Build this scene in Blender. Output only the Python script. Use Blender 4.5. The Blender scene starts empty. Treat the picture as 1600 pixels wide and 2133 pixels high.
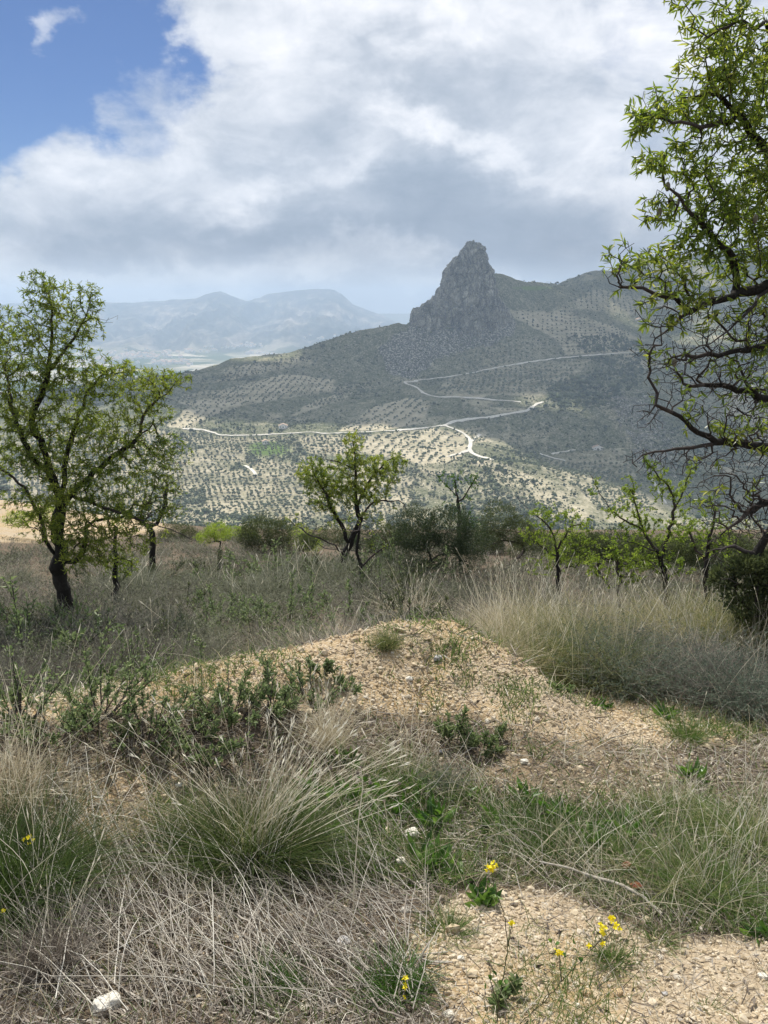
import bpy, math, random
import numpy as np
from mathutils import Vector

# ------------------------------------------------------------------ camera, sky, sun, exposure
SC = bpy.context.scene
COL = SC.collection
PITCH = math.radians(15.1)
cam_d = bpy.data.cameras.new("camera")
cam = bpy.data.objects.new("camera", cam_d)
COL.objects.link(cam)
cam.location = (0, 0, 0)
cam.rotation_euler = (math.radians(90) - PITCH, 0, 0)
cam_d.sensor_fit = 'HORIZONTAL'
cam_d.angle = 2 * math.atan(0.5)
cam_d.clip_start = 0.05
cam_d.clip_end = 60000
SC.camera = cam
SC.view_settings.view_transform = 'Standard'
SC.view_settings.look = 'None'
SC.view_settings.exposure = 0.36
SC.view_settings.gamma = 1.0

SUN_EL = math.radians(56)
SUN_AZ = math.radians(-14)         # a little left of the view direction (+Y)
F = 1600.0                          # focal length in photo pixels (photo is 1600 x 2133)
CP, SP = math.cos(PITCH), math.sin(PITCH)

def ray(px, py):
    a = (np.asarray(px, float) - 800) / F
    b = (1066.5 - np.asarray(py, float)) / F
    x = a; y = CP + b * SP; z = -SP + b * CP
    return x, y, z

def at(px, py, Y):
    x, y, z = ray(px, py)
    k = Y / y
    return np.array([x * k, y * k, z * k])

def proj(x, y, z):
    d = y * CP - z * SP
    u = y * SP + z * CP
    d = np.where(np.abs(d) < 1e-6, 1e-6, d)
    return 800 + F * x / d, 1066.5 - F * u / d

world = bpy.data.worlds.new("World")
SC.world = world
world.use_nodes = True
WT = world.node_tree
WT.nodes.clear()

class NT:
    """tiny helper to write node maths"""
    def __init__(s, tree): s.t = tree
    def n(s, typ, **kw):
        nd = s.t.nodes.new(typ)
        for k, v in kw.items(): setattr(nd, k, v)
        return nd
    def link(s, a, b): s.t.links.new(a, b)
    def put(s, v, sock):
        if isinstance(v, bpy.types.NodeSocket): s.link(v, sock)
        elif isinstance(v, (tuple, list)) and len(v) == 3 and sock.type == 'RGBA': sock.default_value = (*v, 1)
        else: sock.default_value = v
    def m(s, op, a, b=None, c=None, clamp=False):
        nd = s.n('ShaderNodeMath', operation=op); nd.use_clamp = clamp
        s.put(a, nd.inputs[0])
        if b is not None: s.put(b, nd.inputs[1])
        if c is not None: s.put(c, nd.inputs[2])
        return nd.outputs[0]
    def mix(s, f, a, b):
        nd = s.n('ShaderNodeMix', data_type='RGBA')
        s.put(f, nd.inputs[0]); s.put(a, nd.inputs[6]); s.put(b, nd.inputs[7])
        return nd.outputs[2]
    def noise(s, vec, scale, detail=5, rough=0.55, dist=0.0, col=False):
        nd = s.n('ShaderNodeTexNoise')
        if vec is not None: s.link(vec, nd.inputs['Vector'])
        nd.inputs['Scale'].default_value = scale
        nd.inputs['Detail'].default_value = detail
        nd.inputs['Roughness'].default_value = rough
        nd.inputs['Distortion'].default_value = dist
        return nd.outputs['Color' if col else 'Fac']
    def ramp(s, f, stops, interp='LINEAR'):
        nd = s.n('ShaderNodeValToRGB'); s.link(f, nd.inputs[0])
        cr = nd.color_ramp; cr.interpolation = interp
        while len(cr.elements) > 1: cr.elements.remove(cr.elements[-1])
        for i, (p, c) in enumerate(stops):
            e = cr.elements[0] if i == 0 else cr.elements.new(p)
            e.position = p
            e.color = (*c, 1) if isinstance(c, (tuple, list)) else (c, c, c, 1)
        return nd.outputs[0]
    def smooth(s, v, lo, hi):
        nd = s.n('ShaderNodeMapRange', interpolation_type='SMOOTHSTEP')
        s.put(v, nd.inputs[0]); nd.inputs[1].default_value = lo; nd.inputs[2].default_value = hi
        return nd.outputs[0]
    def scale(s, vec, xyz):
        nd = s.n('ShaderNodeMapping'); s.link(vec, nd.inputs[0]); nd.inputs['Scale'].default_value = xyz
        return nd.outputs[0]

def build_world():
    N = NT(WT)
    sky = N.n('ShaderNodeTexSky', sky_type='NISHITA')
    sky.sun_disc = False
    sky.sun_elevation = SUN_EL
    sky.sun_rotation = SUN_AZ
    sky.altitude = 900
    sky.air_density = 1.0; sky.dust_density = 0.6; sky.ozone_density = 2.0
    tc = N.n('ShaderNodeTexCoord')
    D = tc.outputs['Generated']
    sep = N.n('ShaderNodeSeparateXYZ'); N.link(D, sep.inputs[0])
    X, Y, Z = sep.outputs
    az = N.m('ARCTAN2', X, Y)
    el = N.m('ARCSINE', Z)
    def azel(px, py):
        x, y, z = ray(px, py)
        return math.atan2(x, y), math.atan2(z, math.hypot(x, y))
    def blob(px, py, rx, ry, amp, rot=0.0, src=(None, None)):
        a0, e0 = azel(px, py)
        ax, ex = src
        u = N.m('SUBTRACT', ax, a0); v = N.m('SUBTRACT', ex, e0)
        if rot:
            c, s_ = math.cos(rot), math.sin(rot)
            u, v = (N.m('ADD', N.m('MULTIPLY', u, c), N.m('MULTIPLY', v, s_)),
                    N.m('SUBTRACT', N.m('MULTIPLY', v, c), N.m('MULTIPLY', u, s_)))
        u = N.m('MULTIPLY', u, F / rx); v = N.m('MULTIPLY', v, F / ry)
        q = N.m('ADD', N.m('MULTIPLY', u, u), N.m('MULTIPLY', v, v))
        return N.m('MULTIPLY', N.m('EXPONENT', N.m('MULTIPLY', q, -1.0)), amp)
    def total(lst):
        t = lst[0]
        for k in lst[1:]: t = N.m('ADD', t, k)
        return t
    # wind-warped direction so every placed mass gets a cloud-like edge
    DS = N.scale(D, (1, 1, 1.5))
    w = N.noise(DS, 4.5, 7, 0.58, col=True)
    sw = N.n('ShaderNodeSeparateColor'); N.link(w, sw.inputs[0])
    azw = N.m('ADD', az, N.m('MULTIPLY', N.m('SUBTRACT', sw.outputs[0], 0.5), 0.42))
    elw = N.m('ADD', el, N.m('MULTIPLY', N.m('SUBTRACT', sw.outputs[1], 0.5), 0.26))
    S = (azw, elw)
    n1 = N.noise(DS, 3.2, 9, 0.55, 0.3)
    n2 = N.noise(N.scale(D, (1, 1, 2.2)), 7.0, 10, 0.60, 0.5)
    n3 = N.noise(N.scale(D, (1, 1, 1.9)), 15.0, 9, 0.62, 0.35)
    cov = total([
        N.m('MULTIPLY', N.m('SUBTRACT', n1, 0.5), 1.7),
        N.m('MULTIPLY', N.m('SUBTRACT', n2, 0.5), 0.7), N.m('MULTIPLY', N.m('SUBTRACT', n3, 0.5), 0.5),
        blob(80, 110, 200, 130, -1.8, 0, S), blob(285, 70, 60, 80, -0.6, 0, S),
        blob(-220, 40, 240, 260, -1.0, 0, S), blob(320, 405, 60, 40, -0.45, 0, S),
        blob(110, 40, 60, 34, 1.35, 0, S), blob(175, 175, 70, 60, 0.9, 0, S),
        blob(20, 345, 60, 28, -0.5, 0, S),
        blob(700, 250, 500, 300, 0.8, 0, S), blob(200, 420, 400, 150, 0.6, 0, S),
    ])
    cov = N.smooth(N.m('ADD', cov, 0.72), 0.0, 0.95)
    br = total([
        N.m('MULTIPLY', N.m('SUBTRACT', n2, 0.5), 0.85), N.m('MULTIPLY', N.m('SUBTRACT', n3, 0.5), 0.55),
        N.m('MULTIPLY', N.m('SUBTRACT', n1, 0.5), 0.35),
        blob(600, 60, 260, 70, 0.17, 0, S), blob(1150, 60, 300, 60, 0.22, 0, S), blob(1330, 200, 90, 220, 0.12, 0, S),
        blob(980, 275, 120, 30, 0.32, -0.3, S), blob(560, 400, 130, 45, 0.34, 0.3, S), blob(330, 340, 150, 70, 0.14, 0, S),
        blob(760, 350, 90, 35, 0.18, 0.5, S), blob(480, 210, 120, 90, 0.12, 0, S), blob(1250, 330, 120, 60, 0.12, 0, S),
        blob(880, 160, 240, 50, -0.26, 0, S), blob(950, 400, 330, 70, -0.32, 0, S), blob(1100, 480, 300, 45, -0.32, 0, S),
        blob(800, 530, 600, 28, -0.26, 0, S), blob(350, 500, 300, 40, -0.22, 0, S), blob(1350, 110, 120, 60, -0.12, 0, S),
        blob(700, 290, 120, 40, -0.1, 0, S),
    ])
    br = N.m('ADD', br, 0.60)
    ccol = N.ramp(br, [(0.0, (0.25, 0.31, 0.40)), (0.30, (0.34, 0.40, 0.49)), (0.52, (0.48, 0.53, 0.61)),
                       (0.74, (0.70, 0.73, 0.79)), (1.0, (0.94, 0.94, 0.97))])
    cl = N.n('ShaderNodeVectorMath', operation='SCALE'); N.link(ccol, cl.inputs[0]); cl.inputs[3].default_value = 10.6
    skyc = N.n('ShaderNodeVectorMath', operation='MULTIPLY'); N.link(sky.outputs[0], skyc.inputs[0])
    skyc.inputs[1].default_value = (0.33, 0.46, 0.68)
    col = N.mix(cov, skyc.outputs[0], cl.outputs[0])
    # pale air low over the horizon with flat cloud bands
    low = N.m('SUBTRACT', 1.0, N.smooth(el, 0.01, 0.085), clamp=True)
    nb = N.noise(N.scale(D, (1, 1, 6)), 5.0, 6, 0.55, 0.2)
    pale = total([N.m('MULTIPLY', N.m('SUBTRACT', nb, 0.5), 0.9),
                  blob(90, 552, 170, 26, 1.1, 0, S), blob(310, 596, 120, 26, 1.0, 0, S), blob(640, 584, 90, 22, 1.5, 0, S), blob(880, 590, 90, 14, 0.45, 0, S),
                  blob(1130, 567, 180, 12, 0.55, 0, S)])
    lowc = N.ramp(N.m('ADD', pale, 0.35), [(0.0, (0.37, 0.43, 0.54)), (0.5, (0.54, 0.59, 0.68)), (1.0, (0.78, 0.82, 0.88))])
    lc = N.n('ShaderNodeVectorMath', operation='SCALE'); N.link(lowc, lc.inputs[0]); lc.inputs[3].default_value = 10.5
    col = N.mix(N.m('MULTIPLY', low, 0.75), col, lc.outputs[0])
    below = N.smooth(el, -0.02, -0.10)
    col = N.mix(N.m('MULTIPLY', below, 0.9), col, (1.6, 1.7, 1.7))
    bg = N.n('ShaderNodeBackground'); N.link(col, bg.inputs[0]); bg.inputs[1].default_value = 0.085
    out = N.n('ShaderNodeOutputWorld'); N.link(bg.outputs[0], out.inputs[0])
build_world()
world.cycles.sampling_method = 'MANUAL'
world.cycles.sample_map_resolution = 512

sun_d = bpy.data.lights.new("sun", 'SUN')
sun_d.energy = 4.7
sun_d.angle = math.radians(0.6)
sun_d.color = (1.0, 0.955, 0.88)
sun = bpy.data.objects.new("sun", sun_d)
COL.objects.link(sun)
SUNV = Vector((math.sin(SUN_AZ) * math.cos(SUN_EL), math.cos(SUN_AZ) * math.cos(SUN_EL), math.sin(SUN_EL)))
sun.rotation_euler = SUNV.to_track_quat('Z', 'Y').to_euler()
SC.cycles.max_bounces = 6
SC.cycles.transparent_max_bounces = 8
SC.cycles.volume_bounces = 1
SC.cycles.use_denoising = True

# ------------------------------------------------------------------ helpers
RNG = np.random.default_rng(7)

def _h(ix, iy, iz, seed):
    h = (ix.astype(np.int64) * 374761393 + iy.astype(np.int64) * 668265263 + iz.astype(np.int64) * 2147483647 + seed * 974634777) & 0x7fffffff
    h = ((h ^ (h >> 13)) * 1274126177) & 0x7fffffff
    h = ((h ^ (h >> 16)) * 1911520717) & 0x7fffffff
    return ((h ^ (h >> 15)) & 0xffff) / 32767.5 - 1.0

def vnoise(x, y, z=None, seed=0):
    x = np.asarray(x, float); y = np.asarray(y, float)
    z = np.zeros_like(x) if z is None else np.asarray(z, float)
    ix, iy, iz = np.floor(x), np.floor(y), np.floor(z)
    fx, fy, fz = x - ix, y - iy, z - iz
    fx = fx * fx * (3 - 2 * fx); fy = fy * fy * (3 - 2 * fy); fz = fz * fz * (3 - 2 * fz)
    r = 0
    for dx in (0, 1):
        for dy in (0, 1):
            for dz in (0, 1):
                if dz and not fz.any(): continue
                r = r + _h(ix + dx, iy + dy, iz + dz, seed) * (fx if dx else 1 - fx) * (fy if dy else 1 - fy) * (fz if dz else 1 - fz)
    return r

def fbm(x, y, z=None, oct=5, seed=0, gain=0.5, ridged=False):
    a, s, r = 1.0, 0, 0.0
    for o in range(oct):
        c, si = math.cos(o * 1.1 + .3), math.sin(o * 1.1 + .3)
        k = 2.03 ** o
        n = vnoise((x * c - y * si) * k + 17 * o, (x * si + y * c) * k - 9 * o, None if z is None else z * k, seed + o)
        if ridged: n = 1 - 2 * np.abs(n)
        r = r + a * n; s += a; a *= gain
    return r / s

def cells(x, y, z, seed=0):
    """blocky cell noise: (random value of the nearest cell, edge closeness)"""
    x, y, z = np.broadcast_arrays(np.asarray(x, float), y, z)
    ix, iy, iz = np.floor(x), np.floor(y), np.floor(z)
    d1 = np.full(x.shape, 9.); d2 = np.full(x.shape, 9.); v = np.zeros(x.shape)
    for a in (-1, 0, 1):
        for b in (-1, 0, 1):
            for c in (-1, 0, 1):
                jx, jy, jz = ix + a, iy + b, iz + c
                px = jx + .5 + .45 * _h(jx, jy, jz, seed); py = jy + .5 + .45 * _h(jx, jy, jz, seed + 1); pz = jz + .5 + .45 * _h(jx, jy, jz, seed + 2)
                d = np.sqrt((x - px) ** 2 + (y - py) ** 2 + (z - pz) ** 2)
                n = d < d1
                d2 = np.where(n, d1, np.minimum(d2, d)); v = np.where(n, _h(jx, jy, jz, seed + 3), v); d1 = np.where(n, d, d1)
    return v, d2 - d1

def inpoly(px, py, poly):
    px = np.asarray(px, float); py = np.asarray(py, float)
    r = np.zeros(px.shape, bool); n = len(poly); j = n - 1
    for i in range(n):
        xi, yi = poly[i]; xj, yj = poly[j]
        if yi != yj:
            r ^= ((yi > py) != (yj > py)) & (px < (xj - xi) * (py - yi) / (yj - yi) + xi)
        j = i
    return r

def polydist(px, py, pts):
    """distance to a polyline, with interpolation parameter (segment index + t)"""
    best = np.full(np.shape(px), 1e9); par = np.zeros(np.shape(px))
    for i in range(len(pts) - 1):
        x0, y0 = pts[i]; x1, y1 = pts[i + 1]
        dx, dy = x1 - x0, y1 - y0
        t = np.clip(((px - x0) * dx + (py - y0) * dy) / (dx * dx + dy * dy), 0, 1)
        d = np.hypot(px - x0 - t * dx, py - y0 - t * dy)
        m = d < best
        best = np.where(m, d, best); par = np.where(m, i + t, par)
    return best, par

def link_mesh(name, V, loops, totals, mat=None, parent=None, attrs=None, smooth=False):
    me = bpy.data.meshes.new(name)
    V = np.ascontiguousarray(V, np.float32)
    me.vertices.add(len(V)); me.vertices.foreach_set('co', V.ravel())
    loops = np.ascontiguousarray(loops, np.int32); totals = np.ascontiguousarray(totals, np.int32)
    me.loops.add(len(loops)); me.loops.foreach_set('vertex_index', loops)
    me.polygons.add(len(totals))
    st = np.zeros(len(totals), np.int32); st[1:] = np.cumsum(totals)[:-1]
    me.polygons.foreach_set('loop_start', st)
    me.polygons.foreach_set('loop_total', totals)
    me.polygons.foreach_set('use_smooth', np.full(len(totals), bool(smooth)))
    for k, a in (attrs or {}).items():
        at_ = me.attributes.new(k, 'FLOAT', 'POINT'); at_.data.foreach_set('value', np.ascontiguousarray(a, np.float32))
    me.update(calc_edges=True)
    if mat: me.materials.append(mat)
    o = bpy.data.objects.new(name, me)
    COL.objects.link(o)
    if parent is not None: o.parent = parent
    return o

class Geo:
    def __init__(s): s.V = []; s.L = []; s.T = []; s.R = []; s.n = 0
    def add(s, V, faces, rnd):
        """V (n,3); faces (m,k) index array; rnd (n,)"""
        faces = np.asarray(faces)
        s.V.append(V); s.L.append((faces + s.n).ravel()); s.T.append(np.full(len(faces), faces.shape[1], np.int32))
        s.R.append(np.broadcast_to(rnd, (len(V),))); s.n += len(V)
    def build(s, name, mat, parent=None, origin=None, smooth=False):
        if not s.V: return None
        V = np.concatenate(s.V)
        if origin is not None: V = V - np.asarray(origin)
        return link_mesh(name, V, np.concatenate(s.L), np.concatenate(s.T), mat, parent, {'rnd': np.concatenate(s.R)}, smooth)

def tag(o, label=None, cat=None, group=None, kind=None):
    if label: o['label'] = label
    if cat: o['category'] = cat
    if group: o['group'] = group
    if kind: o['kind'] = kind
    return o

def empty(name, loc, label, cat, group=None):
    o = bpy.data.objects.new(name, None); COL.objects.link(o); o.location = [float(c) for c in loc]
    return tag(o, label, cat, group)

def copy_tree(o, parent=None):
    c = o.copy(); COL.objects.link(c)
    if parent is not None: c.parent = parent
    for ch in [k for k in SC.objects if k.parent == o]: copy_tree(ch, c)
    return c

def norm(v):
    return v / np.maximum(np.linalg.norm(v, axis=-1, keepdims=True), 1e-9)

def rand_unit(n, rng):
    return norm(rng.normal(size=(n, 3)))

def ribbons(G, P, W, side, rnd):
    """P (N,K,3) centre lines, W (N,K) half widths, side (N,3) or (N,K,3)"""
    N_, K = P.shape[:2]
    if side.ndim == 2: side = side[:, None, :]
    V = np.stack([P - side * W[..., None], P + side * W[..., None]], 2)      # N,K,2,3
    idx = np.arange(N_ * K * 2).reshape(N_, K, 2)
    f = np.stack([idx[:, :-1, 0], idx[:, :-1, 1], idx[:, 1:, 1], idx[:, 1:, 0]], -1).reshape(-1, 4)
    G.add(V.reshape(-1, 3), f, np.repeat(rnd, K * 2))

def curves(base, d, L, bend, K, rng, wig=0.0):
    """quadratic blades: base (N,3), d (N,3) start dir, L (N,), bend (N,3) added * t^2"""
    t = np.linspace(0, 1, K)[None, :, None]
    P = base[:, None, :] + d[:, None, :] * L[:, None, None] * t + bend[:, None, :] * t ** 2
    if wig:
        w = np.cumsum(rng.normal(size=P.shape), 1); w -= w[:, :1]
        P = P + w * (L[:, None, None] * wig)
    return P

def blades(G, base, d, L, bend, w, K, rng, rnd=None, wig=0.0, taper=0.15):
    P = curves(base, d, L, bend, K, rng, wig)
    n = len(base)
    s = norm(np.cross(d, rand_unit(n, rng)))
    t = np.linspace(0, 1, K)[None]
    W = np.broadcast_to(np.asarray(w), (n,))[:, None] * 0.5 * (1 - (1 - taper) * t ** 1.4)
    ribbons(G, P, W, s, rng.random(n) if rnd is None else rnd)
    return P

def tubes(G, P, R, sides, rnd):
    """P (N,K,3), R (N,K): round rods"""
    N_, K = P.shape[:2]
    D = np.empty_like(P); D[:, 1:-1] = P[:, 2:] - P[:, :-2]; D[:, 0] = P[:, 1] - P[:, 0]; D[:, -1] = P[:, -1] - P[:, -2]
    D = norm(D)
    ref = np.where(np.abs(D[..., 2:3]) < 0.9, np.array([0, 0, 1.0]), np.array([1.0, 0, 0]))
    A = norm(np.cross(D, ref)); B = np.cross(D, A)
    a = np.arange(sides) * 2 * np.pi / sides
    V = P[:, :, None] + R[:, :, None, None] * (A[:, :, None] * np.cos(a)[:, None] + B[:, :, None] * np.sin(a)[:, None])
    idx = np.arange(N_ * K * sides).reshape(N_, K, sides)
    nx = np.roll(idx, -1, 2)
    f = np.stack([idx[:, :-1], nx[:, :-1], nx[:, 1:], idx[:, 1:]], -1).reshape(-1, 4)
    G.add(V.reshape(-1, 3), f, np.repeat(rnd, K * sides))

def leaves(G, pos, d, L, w, rng, rnd=None, fold=0.25, hexa=False):
    """lanceolate leaves: pos (N,3) base, d (N,3) unit direction, L length, w width"""
    n = len(pos)
    L = np.broadcast_to(L, (n,))[:, None]; w = np.broadcast_to(w, (n,))[:, None]
    s = norm(np.cross(d, rand_unit(n, rng))); nn = np.cross(d, s)
    r = rng.random(n) if rnd is None else rnd
    if not hexa:
        V = np.stack([pos, pos + d * L * .5 - s * w * .5 + nn * w * fold, pos + d * L, pos + d * L * .5 + s * w * .5 + nn * w * fold], 1)
        idx = np.arange(n * 4).reshape(n, 4)
        f = np.concatenate([idx[:, [0, 1, 2]], idx[:, [0, 2, 3]]])
        G.add(V.reshape(-1, 3), f, np.repeat(r, 4))
    else:
        c = nn * L * rng.normal(0, .10, (n, 1))
        V = np.stack([pos, pos + d * L * .28 - s * w * .42 + nn * w * fold + c * .6, pos + d * L * .62 - s * w * .45 + nn * w * fold + c,
                      pos + d * L, pos + d * L * .62 + s * w * .45 + nn * w * fold + c, pos + d * L * .28 + s * w * .42 + nn * w * fold + c * .6,
                      pos + d * L * .3 + c * .6, pos + d * L * .64 + c], 1)
        idx = np.arange(n * 8).reshape(n, 8)
        f3 = np.concatenate([idx[:, [0, 1, 6]], idx[:, [0, 6, 5]], idx[:, [2, 3, 7]], idx[:, [7, 3, 4]]])
        f4 = np.concatenate([idx[:, [1, 2, 7, 6]], idx[:, [6, 7, 4, 5]]])
        G.add(V.reshape(-1, 3), f3, np.repeat(r, 8))
        f4 = f4 - 0
        G.L.append((f4 + G.n - len(V) * 8).ravel()); G.T.append(np.full(len(f4), 4, np.int32))

ICO_V = None
def _ico():
    global ICO_V
    t = (1 + 5 ** .5) / 2
    v = np.array([(-1, t, 0), (1, t, 0), (-1, -t, 0), (1, -t, 0), (0, -1, t), (0, 1, t), (0, -1, -t), (0, 1, -t), (t, 0, -1), (t, 0, 1), (-t, 0, -1), (-t, 0, 1)], float)
    v /= np.linalg.norm(v[0])
    f = np.array([(0, 11, 5), (0, 5, 1), (0, 1, 7), (0, 7, 10), (0, 10, 11), (1, 5, 9), (5, 11, 4), (11, 10, 2), (10, 7, 6), (7, 1, 8), (3, 9, 4), (3, 4, 2), (3, 2, 6), (3, 6, 8), (3, 8, 9), (4, 9, 5), (2, 4, 11), (6, 2, 10), (8, 6, 7), (9, 8, 1)])
    return v, f
ICO = _ico()

def rocks(G, pos, size, rng, flat=0.6, rnd=None, rough=0.28):
    """angular little stones"""
    n = len(pos); v, f = ICO
    s = np.broadcast_to(size, (n,))
    sc = np.stack([rng.uniform(.7, 1.35, n), rng.uniform(.6, 1.1, n), rng.uniform(.4, 1.0, n) * flat * 1.4], 1) * s[:, None] * .5
    q = v[None] * (1 + rng.uniform(-rough, rough, (n, 12, 1))) * sc[:, None]
    a = rng.random(n) * 2 * np.pi; tl = rng.normal(0, .35, n)
    ca, sa, ct, stt = np.cos(a), np.sin(a), np.cos(tl), np.sin(tl)
    y = q[..., 1] * ct[:, None] - q[..., 2] * stt[:, None]; z = q[..., 1] * stt[:, None] + q[..., 2] * ct[:, None]
    x = q[..., 0]
    V = np.stack([x * ca[:, None] - y * sa[:, None], x * sa[:, None] + y * ca[:, None], z], -1) + pos[:, None]
    idx = (np.arange(n) * 12)[:, None, None] + f[None]
    G.add(V.reshape(-1, 3), idx.reshape(-1, 3), np.repeat(rng.random(n) if rnd is None else rnd, 12))

# ------------------------------------------------------------------ materials
def mat_base(name):
    m = bpy.data.materials.new(name); m.use_nodes = True
    t = m.node_tree; t.nodes.clear()
    return m, NT(t)

def attr(N, name='rnd'):
    return N.n('ShaderNodeAttribute', attribute_name=name).outputs['Fac']

def leaf_mat(name, stops, trans=0.45, rough=0.5, spec=0.3):
    """thin leaves and blades: colour varies leaf by leaf, light passes through"""
    m, N = mat_base(name)
    c = N.ramp(attr(N), stops)
    p = N.n('ShaderNodeBsdfPrincipled'); N.link(c, p.inputs['Base Color'])
    p.inputs['Roughness'].default_value = rough; p.inputs['Specular IOR Level'].default_value = spec
    o = N.n('ShaderNodeOutputMaterial')
    if trans > 0:
        tr = N.n('ShaderNodeBsdfTranslucent')
        hs = N.n('ShaderNodeHueSaturation'); N.link(c, hs.inputs['Color']); hs.inputs['Value'].default_value = 1.5; hs.inputs['Saturation'].default_value = 1.1
        N.link(hs.outputs[0], tr.inputs[0])
        mx = N.n('ShaderNodeMixShader'); mx.inputs[0].default_value = trans
        N.link(p.outputs[0], mx.inputs[1]); N.link(tr.outputs[0], mx.inputs[2]); N.link(mx.outputs[0], o.inputs[0])
    else:
        N.link(p.outputs[0], o.inputs[0])
    return m

def solid_mat(name, stops, rough=0.9, nscale=30, bump=0.3, spec=0.2, bdist=0.01):
    """bark, stone, earth: per-piece colour with noise and bump"""
    m, N = mat_base(name)
    g = N.n('ShaderNodeNewGeometry').outputs['Position']
    nz = N.noise(g, nscale, 6, 0.6)
    f = N.m('ADD', N.m('MULTIPLY', attr(N), 0.65), N.m('MULTIPLY', nz, 0.5))
    c = N.ramp(f, stops)
    p = N.n('ShaderNodeBsdfPrincipled'); N.link(c, p.inputs['Base Color'])
    p.inputs['Roughness'].default_value = rough; p.inputs['Specular IOR Level'].default_value = spec
    if bump:
        b = N.n('ShaderNodeBump'); b.inputs['Strength'].default_value = bump; b.inputs['Distance'].default_value = bdist
        N.link(N.noise(g, nscale * 2.2, 5, 0.6), b.inputs['Height']); N.link(b.outputs[0], p.inputs['Normal'])
    o = N.n('ShaderNodeOutputMaterial'); N.link(p.outputs[0], o.inputs[0])
    return m
# ------------------------------------------------------------------ near ground
CREST = [(-400, 1480, 3.2), (50, 1452, 3.45), (280, 1425, 3.8), (520, 1368, 4.3), (700, 1325, 4.7), (830, 1287, 5.0), (935, 1292, 5.0), (1010, 1335, 4.75), (1110, 1400, 4.5), (1300, 1450, 4.5)]
_cp = [at(*c) for c in CREST]
_cxy = [(p[0], p[1]) for p in _cp]
_ch = np.array([p[2] + 1.6 + 0.25 * p[1] for p in _cp])
_ch[-1] = 0.05; _ch[-2] = min(_ch[-2], .42)

def base_z(x, y):
    # gentle dip under the path, then the hillside falls away
    far = np.clip(y - 34, 0, None)
    return -1.6 - 0.25 * y - 0.012 * far ** 1.6

def ground_z(x, y):
    x = np.asarray(x, float); y = np.asarray(y, float)
    d, par = polydist(x, y, _cxy)
    H = np.interp(par, np.arange(len(_ch)), _ch)
    i = np.clip(np.searchsorted([p[0] for p in _cxy], x), 1, len(_cxy) - 1)
    yc = np.interp(x, [p[0] for p in _cxy], [p[1] for p in _cxy])
    front = y < yc
    sg = np.where(front, 0.85, 0.42)
    z = base_z(x, y) + H * np.exp(-(d / sg) ** 2)
    z = z + fbm(x * .9, y * .9, oct=3, seed=3) * .05 + fbm(x * 5, y * 5, oct=3, seed=8) * .014
    # right bank rises a little
    z = z + 0.22 * np.exp(-((x - 3.4) / 2.0) ** 2 - ((y - 6.8) / 1.5) ** 2)
    # bare knoll on the far left
    z = z + 1.6 * np.exp(-((x + 18) / 7) ** 2 - ((y - 31) / 7) ** 2)
    return z

def ground_at(px, py, y0=1.0, y1=60.0):
    """march photo rays down to the near ground: returns (x, y, z)"""
    px = np.atleast_1d(np.asarray(px, float)); py = np.atleast_1d(np.asarray(py, float))
    x, y, z = ray(px, py)
    sx, sz = x / y, z / y
    Y = np.full(px.shape, y0); done = np.zeros(px.shape, bool)
    while True:
        st = np.maximum(0.015, Y * 0.006)
        Yn = Y + st
        below = (sz * Yn < ground_z(sx * Yn, Yn)) & ~done
        done |= below
        Y = np.where(done, Y, Yn)
        if done.all() or Y.min() > y1 or (Y[~done].min() if (~done).any() else 99) > y1: break
    return np.stack([sx * Y, Y, ground_z(sx * Y, Y)], -1)

def on_ground(px, py):
    return ground_at([px], [py])[0]

# zones of the near ground, outlined where the photograph shows them
Z_MOUND = [(-300, 1520), (-50, 1470), (60, 1435), (280, 1410), (520, 1355), (690, 1300), (830, 1275), (940, 1280), (1010, 1320), (1080, 1390), (1210, 1405), (1260, 1450), (1510, 1480), (1570, 1535), (1380, 1560), (1150, 1530), (1010, 1500), (880, 1500), (760, 1490), (640, 1475), (500, 1470), (300, 1490), (100, 1510)]
Z_PATH2 = [(960, 1570), (1080, 1550), (1250, 1555), (1450, 1580), (1430, 1640), (1230, 1680), (1060, 1650), (980, 1620)]
Z_CORNER = [(900, 1885), (1010, 1850), (1150, 1850), (1290, 1915), (1400, 1955), (1700, 1960), (1900, 2200), (1700, 2600), (1020, 2600), (960, 2133), (850, 1990)]
Z_LEFT = [(-50, 1600), (180, 1575), (390, 1610), (430, 1700), (300, 1760), (60, 1760), (-60, 1700)]
Z_GREEN = [(600, 1660), (760, 1600), (960, 1640), (1300, 1690), (1700, 1640), (1750, 1960), (1430, 1950), (1290, 1890), (1130, 1840), (900, 1860), (640, 1860), (520, 1800)]
Z_LITTER = [(-300, 1760), (560, 1780), (840, 1900), (870, 2000), (980, 2133), (1000, 2500), (-400, 2500)]

def zone(x, y, z, poly, feather=18, seed=0):
    px, py = proj(x, y, z)
    jx = fbm(x * 4, y * 4, oct=3, seed=40 + seed) * feather * 2.2
    jy = fbm(x * 4, y * 4, oct=3, seed=50 + seed) * feather * 1.4
    return inpoly(px + jx, py + jy, poly) & (y > 0.3)

def grid_faces(nr, nc):
    i = np.arange(nr * nc).reshape(nr, nc)
    return np.stack([i[:-1, :-1], i[:-1, 1:], i[1:, 1:], i[1:, :-1]], -1).reshape(-1, 4)

def soften(a, k):
    for _ in range(k):
        b = a.copy()
        b[1:-1] = (a[:-2] + a[2:] + 2 * a[1:-1]) / 4
        a = b.copy()
        a[:, 1:-1] = (b[:, :-2] + b[:, 2:] + 2 * b[:, 1:-1]) / 4
    return a

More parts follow.
